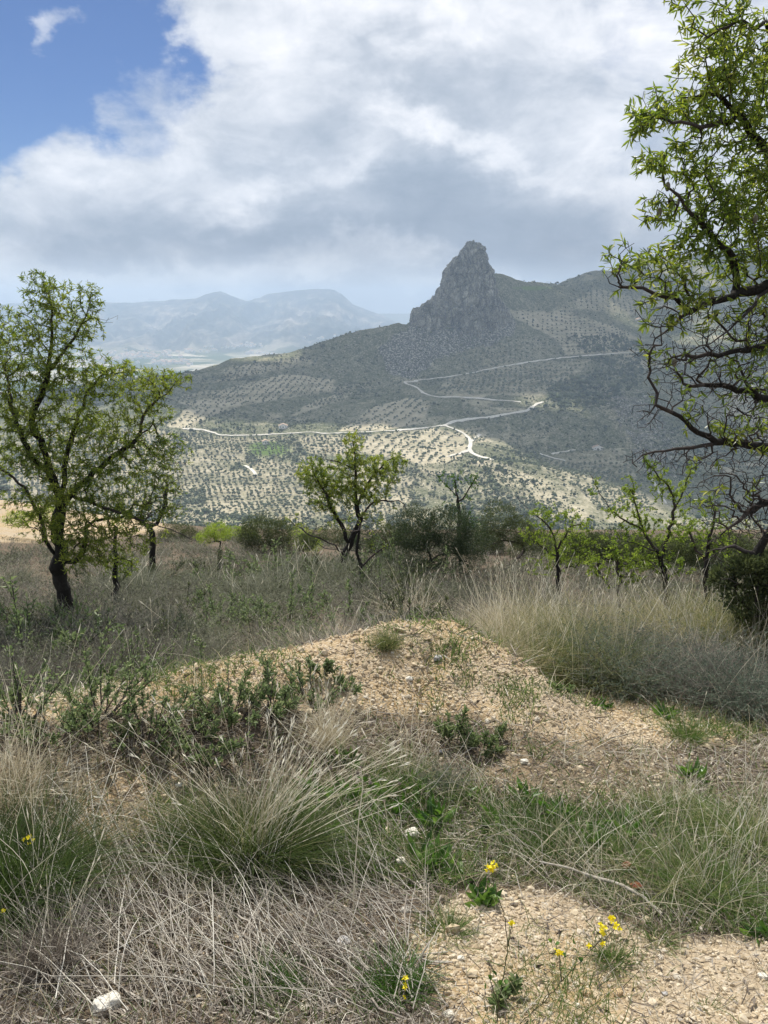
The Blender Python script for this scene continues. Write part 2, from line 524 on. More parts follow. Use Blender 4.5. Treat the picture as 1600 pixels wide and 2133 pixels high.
def ground_material():
    m, N = mat_base("earth_and_gravel")
    P = N.n('ShaderNodeNewGeometry').outputs['Position']
    big = N.noise(P, 1.3, 5, 0.6)
    mid = N.noise(P, 14, 6, 0.65)
    fine = N.noise(P, 90, 5, 0.7)
    vor = N.n('ShaderNodeTexVoronoi', feature='F1'); N.link(P, vor.inputs['Vector']); vor.inputs['Scale'].default_value = 70; vor.inputs['Randomness'].default_value = 1
    soil = N.ramp(N.m('ADD', N.m('MULTIPLY', mid, .6), N.m('MULTIPLY', fine, .4)), [(0.25, (.060, .045, .030)), (0.5, (.13, .10, .070)), (0.72, (.23, .19, .14))])
    ochre = N.ramp(N.m('ADD', N.m('MULTIPLY', mid, .5), N.m('MULTIPLY', fine, .5)), [(0.22, (.15, .10, .05)), (0.45, (.33, .23, .12)), (0.62, (.47, .355, .205)), (0.8, (.56, .46, .31))])
    vs = N.n('ShaderNodeSeparateColor'); N.link(vor.outputs['Color'], vs.inputs[0])
    och2 = N.mix(N.m('MULTIPLY', N.smooth(vs.outputs[0], .5, .95), .6), ochre, (.60, .52, .40))
    pale = N.mix(N.smooth(big, .42, .62), och2, (.40, .35, .28))
    g = N.m('ADD', attr(N, 'gravel'), N.m('MULTIPLY', N.m('SUBTRACT', mid, .5), .7))
    c = N.mix(N.smooth(g, .15, .95), soil, N.mix(.5, och2, pale))
    c = N.mix(N.m('MULTIPLY', N.smooth(N.m('ADD', attr(N, 'moss'), N.m('MULTIPLY', N.m('SUBTRACT', mid, .5), .8)), .4, .8), .8), c, (.05, .062, .022))
    p = N.n('ShaderNodeBsdfPrincipled'); N.link(c, p.inputs['Base Color']); p.inputs['Roughness'].default_value = .95
    p.inputs['Specular IOR Level'].default_value = .1
    h = N.m('ADD', N.m('MULTIPLY', fine, .6), N.m('MULTIPLY', N.m('SUBTRACT', 1.0, vor.outputs['Distance']), .8))
    b = N.n('ShaderNodeBump'); b.inputs['Strength'].default_value = .8; b.inputs['Distance'].default_value = .012
    N.link(h, b.inputs['Height']); N.link(b.outputs[0], p.inputs['Normal'])
    o = N.n('ShaderNodeOutputMaterial'); N.link(p.outputs[0], o.inputs[0])
    return m

def build_near_ground():
    rows = np.concatenate([np.linspace(-4, .9, 20), 0.9 * (1 + 0.0098) ** np.arange(1, 440)])
    rows = rows[rows < 62]
    u = np.linspace(-1, 1, 420)
    Y, U = np.meshgrid(rows, u, indexing='ij')
    W = 3.5 + np.clip(Y, 0, None) * 0.9
    X = U * W
    Zz = ground_z(X, Y)
    gr = np.zeros(X.shape)
    for i, zp in enumerate((Z_MOUND, Z_PATH2, Z_CORNER, Z_LEFT)):
        gr = np.maximum(gr, zone(X, Y, Zz, zp, seed=i) * (1.0, .45, 1.0, .6)[i])
    knoll = np.exp(-((X + 17) / 8) ** 2 - ((Y - 29) / 8) ** 2)
    gr = np.maximum(gr, (knoll > .35) * 1.0)
    moss = zone(X, Y, Zz, Z_GREEN, seed=6).astype(float) * (1 - gr)
    V = np.stack([X, Y, Zz], -1).reshape(-1, 3)
    f = grid_faces(*X.shape)
    o = link_mesh("ground", V, f.ravel(), np.full(len(f), 4), ground_material(), None,
                  {'gravel': soften(gr, 10).ravel(), 'moss': soften(moss, 12).ravel()}, True)
    tag(o, kind='structure')
build_near_ground()

# ------------------------------------------------------------------ valley and hillside (metres, photo outline at its own distance)
HILL = [
 (835, 684, 1450), (740, 716, 1430), (640, 738, 1400), (560, 755, 1370), (500, 770, 1340), (400, 788, 1290), (300, 800, 1240), (200, 815, 1200), (60, 840, 1150), (-150, 870, 1100),
 (850, 690, 1500), (940, 660, 1520), (1000, 640, 1540), (1050, 577, 1600), (1090, 584, 1680), (1150, 594, 1760), (1210, 577, 2000), (1260, 565, 2200), (1350, 540, 2500), (1500, 522, 2600), (1700, 505, 2700),
 (1100, 645, 1580), (1100, 690, 1500), (1250, 640, 1750), (1250, 695, 1600), (1350, 700, 1680), (1330, 620, 1950), (1500, 640, 2000), (1500, 600, 2300),
 (950, 790, 1350), (850, 800, 1330), (780, 760, 1400), (1130, 838, 1220), (1060, 860, 1150), (930, 885, 1070), (600, 760, 1370), (450, 800, 1260), (450, 903, 1010), (650, 901, 1030), (730, 850, 1140), (830, 832, 1200),
 (400, 850, 1120), (540, 830, 1190), (1250, 739, 1500), (1110, 753, 1440), (980, 778, 1380), (870, 796, 1340), (1000, 810, 1290), (1100, 800, 1310), (960, 730, 1440), (900, 740, 1420),
 (985, 918, 990), (975, 942, 955), (1040, 962, 900), (1120, 1000, 840), (1180, 1040, 790), (1240, 1075, 745), (850, 960, 900), (850, 1020, 820), (700, 980, 900), (600, 1000, 860), (450, 980, 890), (400, 1050, 790), (600, 1070, 750),
 (800, 1070, 745), (1000, 1060, 760), (0, 1000, 830), (150, 950, 900), (0, 930, 960), (-200, 960, 900),
 (1160, 930, 1080), (1130, 890, 1120), (1250, 985, 980), (1300, 940, 1060), (1350, 1010, 920), (1400, 1060, 830), (1220, 880, 1160), (1250, 850, 1230), (1300, 790, 1400), (1400, 900, 1170), (1480, 850, 1300), (1500, 750, 1500), (1600, 700, 1700),
 (1600, 900, 1200), (1500, 1000, 960), (1600, 1020, 930), (1300, 1080, 770), (1500, 1085, 760),
]
def _hill_pts():
    P = [at(*c) for c in HILL]
    P += [np.array([x, 45., base_z(0, 45.) ]) for x in (-80, -30, 0, 30, 80)]
    P += [np.array([x, 160., -72.]) for x in (-250, -80, 80, 250)]
    P += [np.array([x, 350., -168.]) for x in (-420, -140, 140, 420)]
    P += [np.array([x, 560., -216.]) for x in (-620, -200, 200, 620)]
    for px, py, Y, dY, dz in ((835, 684, 1450, 350, -120), (640, 738, 1400, 350, -110), (400, 788, 1290, 400, -110), (200, 815, 1200, 400, -100), (-150, 870, 1100, 450, -110),
                              (1090, 590, 1680, 350, -70), (985, 640, 1540, 300, -60), (1260, 565, 2200, 500, -90)):
        p = at(px, py, Y); P.append(np.array([p[0] * (Y + dY) / Y, Y + dY, p[2] + dz]))
    P += [np.array([x, 2300., -360.]) for x in (-1800, -1100, -500)]
    P += [np.array([x, 3300., z]) for x, z in ((-2400, -385.), (-1200, -385.), (-200, -380.), (700, -250.), (2200, 150.))]
    P += [np.array([1800., 1500., 60.]), np.array([1500., 900., -60.]), np.array([-1500., 1000., -260.]), np.array([900., 560., -190.])]
    return np.array(P)
_HP = _hill_pts()
def _tps_fit(P, lam=3e-4):
    q = P[:, :2] / 1000.; n = len(q)
    r2 = ((q[:, None] - q[None]) ** 2).sum(-1)
    K = np.where(r2 > 0, r2 * np.log(np.maximum(r2, 1e-12)), 0) + np.eye(n) * lam
    A = np.zeros((n + 3, n + 3)); A[:n, :n] = K; A[:n, n] = 1; A[:n, n + 1:] = q; A[n, :n] = 1; A[n + 1:, :n] = q.T
    return q, np.linalg.solve(A, np.concatenate([P[:, 2], np.zeros(3)]))
_TQ, _TW = _tps_fit(_HP)
def tps(x, y):
    x = np.asarray(x, float) / 1000.; y = np.asarray(y, float) / 1000.
    r = _TW[-3] + _TW[-2] * x + _TW[-1] * y
    for (qx, qy), w in zip(_TQ, _TW[:-3]):
        r2 = (x - qx) ** 2 + (y - qy) ** 2
        r = r + w * r2 * np.log(np.maximum(r2, 1e-12))
    return r
def hill_z(x, y):
    x = np.asarray(x, float); y = np.asarray(y, float)
    z = tps(x, y)
    amp = np.clip((y - 450) / 500, 0, 1)
    z = z + amp * (fbm(x / 150, y / 150, oct=4, seed=21, ridged=True) - .25) * 11
    z = z + amp * fbm(x / 30, y / 30, oct=3, seed=25) * 1.6
    rm = np.exp(-((x - 118) / 95) ** 2 - ((y - 1465) / 75) ** 2) + .55 * np.exp(-((x - 345) / 60) ** 2 - ((y - 1120) / 120) ** 2)
    if np.max(rm) > .02: z = z + rm * (fbm(x / 26, y / 26, oct=4, seed=27, ridged=True, gain=.6) * 8 + cells(x / 9, y / 9, x * 0, 29)[0] * 2.6)
    near = np.clip((y - 60) / 90, 0, 1); near = near * near * (3 - 2 * near)
    return (base_z(x, y) - 0.6) * (1 - near) + z * near

def hill_at(px, py, y0=600., y1=3000.):
    px = np.atleast_1d(np.asarray(px, float)); py = np.atleast_1d(np.asarray(py, float))
    x, y, z = ray(px, py); sx, sz = x / y, z / y
    Y = np.full(px.shape, y0); done = np.zeros(px.shape, bool)
    while (~done).any() and Y.max() < y1:
        Yn = Y + 3.0
        done |= sz * Yn < hill_z(sx * Yn, Yn)
        Y = np.where(done, Y, Yn)
    return np.stack([sx * Y, Y, hill_z(sx * Y, Y)], -1), done

# soil patches: olive groves (bare cultivated earth), each outline as seen on the slope; (outline, rotation, tree spacing across, along, brightness)
GROVES = [   # outline, row angle in the view, distance between rows, distance between trees, earth, crown width (m)
 ([(770, 905), (900, 890), (960, 905), (975, 935), (955, 955), (880, 968), (800, 950), (700, 930)], 38, 30, 6.5, 1.0, 5.4),
 ([(740, 880), (770, 850), (850, 828), (900, 835), (880, 880), (800, 898), (700, 898)], 36, 25, 6.5, .8, 5.2),
 ([(940, 900), (1000, 885), (1020, 900), (1015, 920), (990, 925)], 50, 11, 9, .7, 4.5),
 ([(480, 765), (640, 742), (650, 758), (560, 775), (440, 800)], 58, 13, 4.5, .6, 5),
 ([(395, 842), (480, 806), (600, 778), (700, 790), (690, 815), (600, 830), (480, 850), (390, 890), (350, 890)], 40, 19, 5.5, .7, 4.8),
 ([(350, 830), (430, 812), (470, 812), (390, 845)], 60, 13, 6, .45, 5.2),
 ([(650, 835), (700, 822), (720, 835), (660, 850), (600, 870)], 35, 12, 8, .55, 5),
 ([(1060, 645), (1180, 650), (1310, 690), (1320, 735), (1180, 740), (1150, 700), (1070, 665)], 97, 10, 6.5, .58, 5.5),
 ([(1170, 640), (1240, 600), (1340, 620), (1340, 660), (1250, 650)], 95, 11, 6, .42, 5.5),
 ([(1000, 760), (1240, 745), (1180, 800), (1120, 825), (900, 822), (930, 790)], 85, 11, 8, .34, 6),
 ([(950, 700), (1140, 705), (1170, 738), (1000, 770), (940, 770)], 80, 12, 8, .25, 6),
 ([(620, 908), (760, 905), (740, 950), (640, 945)], 36, 14, 9, .62, 5),
 ([(420, 1000), (560, 960), (660, 965), (720, 1010), (700, 1075), (560, 1085), (430, 1060)], 38, 15, 11, .5, 5),
 ([(360, 960), (430, 930), (520, 950), (440, 1000), (360, 1040)], 45, 14, 11, .45, 5),
 ([(380, 905), (560, 912), (620, 940), (560, 955), (420, 930)], 30, 13, 9, .42, 4.6),
 ([(660, 960), (800, 955), (860, 1000), (840, 1080), (720, 1080), (730, 1010)], 36, 15, 11, .5, 5),
 ([(60, 880), (360, 900), (360, 1080), (0, 1080)], 30, 15, 11, .5, 5),
 ([(1120, 950), (1300, 930), (1330, 1000), (1200, 1010), (1130, 985)], 60, 12, 9, .35, 5.5),
 ([(1080, 855), (960, 880), (1050, 862), (1110, 845)], 85, 5, 4, .5, 3),
 ([(1190, 1010), (1330, 1010), (1360, 1060), (1260, 1070)], 30, 14, 10, .5, 5),
]
RILLS = [[(905, 970), (893, 990), (880, 1012)], [(925, 975), (905, 998), (892, 1022)], [(940, 985), (915, 1012)], [(975, 960), (968, 1000)], [(985, 980), (995, 1010), (1012, 1040)], [(870, 985), (850, 1015)], [(960, 820), (966, 845), (970, 860)],
         [(1040, 965), (1090, 985), (1140, 1008), (1185, 1035)], [(1060, 985), (1110, 1015)], [(1000, 1000), (1040, 1040)], [(1055, 870), (1065, 910)], [(1130, 900), (1140, 940)]]
BARE = [([(1180, 990), (1260, 1030), (1330, 1060), (1340, 1090), (1100, 1090), (1060, 1050)], .6), ([(980, 955), (1040, 960), (1180, 1030), (1230, 1085), (1150, 1090), (1100, 1010), (1000, 970)], .8),
        ([(1260, 800), (1340, 830), (1370, 900), (1390, 990), (1330, 980), (1290, 900), (1240, 850)], .45), ([(680, 800), (760, 795), (800, 808), (740, 825), (680, 815)], .4),
        ([(820, 965), (900, 970), (930, 1000), (980, 1010), (1010, 1060), (850, 1080), (800, 1040)], .35), ([(1450, 820), (1600, 800), (1600, 950), (1480, 900)], .3),
        ([(940, 800), (1030, 815), (1010, 830), (930, 825)], .6), ([(1000, 855), (1100, 848), (1105, 858), (1000, 870)], .6)]
ROCKY = [(800, 770), (790, 730), (840, 690), (900, 640), (1050, 630), (1080, 680), (1030, 720), (960, 730), (900, 760), (850, 790)]

def hill_material():
    m, N = mat_base("scrub_hillside")
    P = N.n('ShaderNodeNewGeometry').outputs['Position']
    a = N.noise(P, .012, 6, .62); b = N.noise(P, .07, 6, .62); c_ = N.noise(P, .32, 5, .7)
    scrub = N.ramp(N.m('ADD', N.m('MULTIPLY', a, .45), N.m('MULTIPLY', b, .55)), [(.34, (.06, .07, .038)), (.46, (.11, .12, .062)), (.54, (.17, .17, .10)), (.66, (.27, .25, .17))])
    scrub = N.mix(N.m('MULTIPLY', N.smooth(c_, .52, .62), .75), scrub, (.36, .33, .25))
    scrub = N.mix(N.m('MULTIPLY', N.smooth(c_, .47, .38), .7), scrub, (.04, .05, .026))
    soil = N.ramp(N.m('ADD', N.m('MULTIPLY', b, .5), N.m('MULTIPLY', c_, .5)), [(.3, (.30, .26, .17)), (.5, (.48, .42, .29)), (.7, (.62, .56, .42))])
    s = N.m('ADD', attr(N, 'soil'), N.m('MULTIPLY', N.m('SUBTRACT', c_, .5), .55))
    c = N.mix(N.smooth(s, .12, .95), scrub, soil)
    rk = N.ramp(c_, [(.42, (.045, .05, .035)), (.51, (.13, .125, .10)), (.60, (.44, .42, .36))])
    c = N.mix(N.smooth(N.m('ADD', attr(N, 'rocky'), N.m('MULTIPLY', N.m('SUBTRACT', b, .5), 1.1)), .45, .75), c, rk)
    gm = N.smooth(N.m('ADD', attr(N, 'meadow'), N.m('MULTIPLY', N.m('SUBTRACT', b, .5), .8)), .4, .8)
    c = N.mix(gm, c, (.13, .19, .05))
    p = N.n('ShaderNodeBsdfDiffuse'); N.link(c, p.inputs['Color'])
    bp = N.n('ShaderNodeBump'); bp.inputs['Strength'].default_value = .7; bp.inputs['Distance'].default_value = 2.0
    N.link(N.m('ADD', b, N.m('MULTIPLY', c_, .6)), bp.inputs['Height']); N.link(bp.outputs[0], p.inputs['Normal'])
    o = N.n('ShaderNodeOutputMaterial'); N.link(p.outputs[0], o.inputs[0])
    return m

def build_hillside():
    rows = np.concatenate([np.linspace(56, 560, 40), 560 + np.arange(1, 330) * 3.6, 1748 + np.linspace(12, 1700, 110)])
    u = np.linspace(-.95, .95, 860)
    Y, U = np.meshgrid(rows, u, indexing='ij')
    X = U * (Y + 30)
    Z = hill_z(X, Y)
    px, py = proj(X, Y, Z)
    jx = fbm(X / 22, Y / 22, oct=3, seed=61) * 8; jy = fbm(X / 22, Y / 22, oct=3, seed=62) * 5
    soil = np.zeros(X.shape)
    for g in GROVES: soil = np.maximum(soil, inpoly(px + jx * .5, py + jy * .5, g[0]) * min(1, g[4] + .16))
    for g, v in BARE: soil = np.maximum(soil, inpoly(px + jx * 1.5, py + jy * 1.5, g) * v)
    for rl in RILLS: soil = np.maximum(soil, .9 * np.exp(-(polydist(px + jx * .4, py + jy * .4, rl)[0] / 3.0) ** 2))
    low = inpoly(px + jx * 2, py + jy * 2, [(340, 900), (1000, 960), (1250, 1100), (200, 1120), (-100, 1000), (0, 900)])
    terr = np.sin((Z + fbm(X / 60, Y / 60, oct=3, seed=65) * 5) * 2 * np.pi / 7.5)
    soil = soil * (1 + .25 * terr) * (.85 + .35 * fbm(X / 45, Y / 45, oct=3, seed=66))
    soil = np.maximum(soil, low * np.clip(.25 + .30 * terr + .45 * fbm(X / 50, Y / 50, oct=4, seed=67), 0, .8))
    wild = np.clip(fbm(X / 70, Y / 70, oct=5, seed=68, gain=.6) * 1.7 - .1, 0, .6)
    soil = np.maximum(soil, wild)
    rocky = inpoly(px + jx * 2, py + jy * 2, ROCKY) * 1.0
    rocky = np.maximum(rocky, inpoly(px + jx * 2, py + jy * 2, [(1260, 820), (1340, 820), (1400, 900), (1400, 1000), (1340, 1000), (1300, 900)]) * .62)
    mead = np.exp(-((px - 560) / 60) ** 2 - ((py - 935) / 22) ** 2) + .8 * np.exp(-((px - 1110) / 60) ** 2 - ((py - 600) / 8) ** 2) + .6 * np.exp(-((px - 500) / 90) ** 2 - ((py - 1080) / 20) ** 2)
    V = np.stack([X, Y, Z], -1).reshape(-1, 3); f = grid_faces(*X.shape)
    o = link_mesh("hillside", V, f.ravel(), np.full(len(f), 4), hill_material(), None,
                  {'soil': soften(soil, 1).ravel(), 'rocky': soften(rocky, 4).ravel(), 'meadow': mead.ravel()}, True)
    tag(o, kind='structure')
build_hillside()

# ------------------------------------------------------------------ the rock tower
def rock_material(name, light, dark, scale):
    m, N = mat_base(name)
    P = N.n('ShaderNodeNewGeometry').outputs['Position']
    v = N.scale(P, (1, 1, .35))
    a = N.noise(v, scale, 8, .65); b = N.noise(P, scale * 6, 5, .7); ab = N.noise(P, scale * .4, 3, .5)
    f = N.m('ADD', N.m('MULTIPLY', a, .55), N.m('MULTIPLY', b, .45))
    c = N.ramp(f, [(.40, dark), (.5, tuple((p + q) / 2.4 for p, q in zip(dark, light))), (.60, light)])
    geo = N.n('ShaderNodeNewGeometry'); sp = N.n('ShaderNodeSeparateXYZ'); N.link(geo.outputs['Normal'], sp.inputs[0])
    veg = N.smooth(N.m('ADD', N.m('ADD', sp.outputs[2], N.m('MULTIPLY', N.m('SUBTRACT', b, .5), 1.6)), N.m('MULTIPLY', N.m('SUBTRACT', ab, .5), 1.2)), .45, .75)
    c = N.mix(N.m('MULTIPLY', veg, .75), c, (.055, .065, .03))
    p = N.n('ShaderNodeBsdfDiffuse'); N.link(c, p.inputs['Color'])
    bp = N.n('ShaderNodeBump'); bp.inputs['Strength'].default_value = 1.0; bp.inputs['Distance'].default_value = 2.5
    N.link(f, bp.inputs['Height']); N.link(bp.outputs[0], p.inputs['Normal'])
    o = N.n('ShaderNodeOutputMaterial'); N.link(p.outputs[0], o.inputs[0])
    return m

def build_crag(name, left, right, Yc, depth, M=420, N_=300, amp=1.0, seed=0, skew=0.0):
    yl = np.array(left, float); yr = np.array(right, float)
    top = min(yl[:, 1].min(), yr[:, 1].min()); bot = max(yl[:, 1].max(), yr[:, 1].max())
    py = np.linspace(bot, top, N_)
    oy = np.argsort(yl[:, 1]); L = np.interp(py, yl[oy, 1], yl[oy, 0])
    oy = np.argsort(yr[:, 1]); R = np.interp(py, yr[oy, 1], yr[oy, 0])
    pl = at(L, py, np.full(N_, Yc)); pr = at(R, py, np.full(N_, Yc))
    cx = (pl[0] + pr[0]) / 2; hw = (pr[0] - pl[0]) / 2; z = pl[2]
    a = np.linspace(0, 2 * np.pi, M, endpoint=False)
    e = 0.9
    ca = np.sign(np.cos(a)) * np.abs(np.cos(a)) ** e; sa = np.sign(np.sin(a)) * np.abs(np.sin(a)) ** e
    dp = depth * np.clip(hw / hw.max(), .04, 1) ** .9
    X = cx[:, None] + hw[:, None] * ca; Y = Yc + skew * (z.max() - z)[:, None] * 0 + dp[:, None] * sa + (hw[:, None] * ca) * .25
    Z = np.repeat(z[:, None], M, 1)
    fade = np.clip(hw / 14, .15, 1)[:, None]
    wx = fbm(X / 22, Y / 22, Z / 22, oct=2, seed=60 + seed) * 5
    c1, e1 = cells((X + wx) / 17, (Y + wx) / 17, Z / 34, 71 + seed)
    c2, e2 = cells((X + wx) / 7.5, Y / 7.5, (Z + wx) / 13, 75 + seed)
    c3, e3 = cells(X / 3.6, Y / 3.6, Z / 5, 79 + seed)
    d = fbm(X / 40, Y / 40, Z / 80, oct=2, seed=71 + seed, ridged=True) * 8 + c1 * 5.0 + c2 * 2.8 + c3 * 1.2 - 5.5 * np.exp(-(e1 / .08) ** 2) - 3.0 * np.exp(-(e2 / .09) ** 2)
    d = (d - .5) * amp * fade
    # buttress edge: the right-hand face stands forward of the darker left-hand one
    side = np.tanh((X - (cx[:, None] - .15 * hw[:, None])) / 5)
    front = (sa < 0)
    Y = Y - front * np.abs(sa) * side * 9 * amp * fade
    X = X + d * np.cos(a) * .55; Y = Y + d * np.sin(a)
    Z = Z + c2 * 1.8 + c3 * .9
    V = np.stack([X, Y, Z], -1).reshape(-1, 3)
    i = np.arange(N_ * M).reshape(N_, M); nx = np.roll(i, -1, 1)
    f = np.stack([i[:-1], nx[:-1], nx[1:], i[1:]], -1).reshape(-1, 4)
    V = np.vstack([V, [[cx[-1], Yc, z[-1] + .5]]])
    cap = np.stack([i[-1], nx[-1], np.full(M, len(V) - 1)], -1)
    loops = np.concatenate([f.ravel(), cap.ravel()]); tot = np.concatenate([np.full(len(f), 4), np.full(len(cap), 3)])
    o = link_mesh(name, V, loops, tot, MAT_ROCK, None, None, False)
    tag(o, kind='structure')
    return o
MAT_ROCK = rock_material("limestone", (.56, .52, .43), (.045, .043, .038), .08)
build_crag("rock_peak",
    [(984, 500), (975, 505), (968, 517), (957, 523), (947, 536), (938, 541), (930, 552), (921, 561), (918, 580), (914, 598), (908, 614), (902, 628), (893, 640), (885, 665), (870, 700), (850, 740)],
    [(988, 502), (996, 507), (1003, 514), (1009, 517), (1013, 533), (1017, 552), (1026, 564), (1032, 575), (1037, 596), (1041, 606), (1050, 625), (1060, 650), (1070, 680), (1080, 740)], 1520, 42)
build_crag("rock_shoulder",
    [(900, 616), (897, 624), (890, 626), (888, 631), (880, 633), (876, 640), (866, 641), (862, 643), (857, 652), (854, 666), (851, 680), (838, 700), (820, 740)],
    [(903, 616), (906, 632), (912, 645), (925, 665), (940, 690), (955, 740)], 1490, 24, M=240, N_=140, amp=.55, seed=5)

# ------------------------------------------------------------------ far plain and far mountains
CRESTL = [(-1400, 660), (-600, 650), (-200, 640), (0, 634), (150, 630), (240, 632), (330, 628), (410, 624), (440, 611), (458, 607), (480, 616), (515, 629), (535, 624), (556, 613), (600, 608), (650, 604), (695, 603), (712, 612), (735, 634), (775, 650), (810, 664), (850, 684), (920, 705), (1100, 712), (1600, 700), (2600, 690)]
def build_far():
    Yc = 9500.
    rows = np.concatenate([np.linspace(2500, 6900, 120), np.linspace(6930, 9700, 260), np.linspace(9800, 10600, 10)])
    u = np.linspace(-1.05, 1.05, 620)
    Y, U = np.meshgrid(rows, u, indexing='ij')
    X = U * 9500 * (0.35 + .65 * Y / 9500)
    c = np.array(CRESTL, float); cw = at(c[:, 0], c[:, 1], np.full(len(c), Yc))
    H = np.interp(X * Yc / np.clip(Y, 8200, 9500), cw[0], cw[2])
    plain = -400 + np.clip((Y - 5200) / 2300, 0, 1) ** 1.5 * 25 + fbm(X / 700, Y / 700, oct=4, seed=101) * 14
    start = 6350 + fbm(X / 900, Y * 0, oct=3, seed=103) * 300
    t = np.clip((Y - start) / (Yc - start), 0, 1)
    prof = .15 * t + .85 * t ** 1.45
    prof = np.where(t > .55, prof + .06 * np.sin((t - .55) / .45 * np.pi), prof)
    gul = fbm(X / 420 + fbm(X / 900, Y / 900, oct=2, seed=111) * .8, Y / 1500, oct=5, seed=105, ridged=True, gain=.6)
    carve = np.sin(np.clip(t, 0, 1) * np.pi) ** .8
    z = plain * (1 - prof) + H * prof + (gul - .25) * 210 * carve
    back = np.clip((Y - Yc) / 1500, 0, 1)
    z = z + t ** 2 * fbm(X / 330, Y / 2000, oct=4, seed=115, ridged=True) * 16 - back * 250

    z = z + t * (fbm(X / 60, Y / 60, oct=3, seed=109)) * 9 * (1 - np.exp(-((Y - Yc) / 250) ** 2) * .7)
    m, N = mat_base("far_land")
    P = N.n('ShaderNodeNewGeometry').outputs['Position']
    a = N.noise(P, .0016, 6, .65); b = N.noise(N.scale(P, (1, .45, 1)), .008, 6, .7)
    rock = N.ramp(N.m('ADD', N.m('MULTIPLY', a, .5), N.m('MULTIPLY', b, .5)), [(.40, (.02, .028, .024)), (.49, (.08, .08, .065)), (.56, (.24, .205, .16)), (.64, (.52, .43, .34))])
    vor = N.n('ShaderNodeTexVoronoi'); N.link(P, vor.inputs['Vector']); vor.inputs['Scale'].default_value = .0045
    vs = N.n('ShaderNodeSeparateColor'); N.link(vor.outputs['Color'], vs.inputs[0])
    field = N.ramp(N.m('ADD', N.m('MULTIPLY', vs.outputs[0], .4), N.m('MULTIPLY', a, .75)), [(.28, (.045, .07, .035)), (.48, (.09, .12, .05)), (.62, (.22, .21, .12)), (.78, (.60, .52, .38))])
    c2 = N.mix(attr(N, 'steep'), field, rock)
    d = N.n('ShaderNodeBsdfDiffuse'); N.link(c2, d.inputs[0])
    o = N.n('ShaderNodeOutputMaterial'); N.link(d.outputs[0], o.inputs[0])
    V = np.stack([X, Y, z], -1).reshape(-1, 3); f = grid_faces(*X.shape)
    ob = link_mesh("far_mountains", V, f.ravel(), np.full(len(f), 4), m, None, {'steep': np.clip(t * 6, 0, 1).ravel()}, True)
    tag(ob, kind='structure')
    return X, Y, z
FARX, FARY, FARZ = build_far()
def far_z(x, y):
    r = FARY[:, 0]; i = np.clip(np.searchsorted(r, y) - 1, 0, len(r) - 2)
    j = np.abs(FARX[i] - np.asarray(x)[..., None]).argmin(-1) if np.ndim(x) else np.abs(FARX[i] - x).argmin()
    return FARZ[i, j]

# one ground sheet below everything, out to the horizon
def build_base():
    m, N = mat_base("distant_ground")
    P = N.n('ShaderNodeNewGeometry').outputs['Position']
    c = N.ramp(N.noise(P, .002, 5, .6), [(.35, (.06, .08, .045)), (.65, (.2, .18, .12))])
    d = N.n('ShaderNodeBsdfDiffuse'); N.link(c, d.inputs[0]); o = N.n('ShaderNodeOutputMaterial'); N.link(d.outputs[0], o.inputs[0])
    V = np.array([(-30000, -30000, -430), (30000, -30000, -430), (30000, 40000, -430), (-30000, 40000, -430)], float)
    tag(link_mesh("terrain", V, [0, 1, 2, 3], [4], m), kind='structure')
    # the hillside behind the viewer, so that the land goes on
    yy = np.concatenate([np.linspace(-900, -60, 30), np.linspace(-55, -4, 20)]); u = np.linspace(-1, 1, 60)
    Y, U = np.meshgrid(yy, u, indexing='ij'); X = U * (3.5 + np.abs(Y + 4) * 1.5)
    Z = -1.6 - .25 * Y - .0000 * Y - np.clip(-Y - 60, 0, None) * .12
    Z = Z + np.clip(-Y - 5, 0, 30) / 30 * fbm(X / 20, Y / 20, oct=3, seed=4)
    V = np.stack([X, Y, Z], -1).reshape(-1, 3); f = grid_faces(*X.shape)
    tag(link_mesh("ground_behind", V, f.ravel(), np.full(len(f), 4), bpy.data.materials["earth_and_gravel"], None, {'gravel': np.zeros(len(V)), 'moss': np.zeros(len(V))}, True), kind='structure')
build_base()

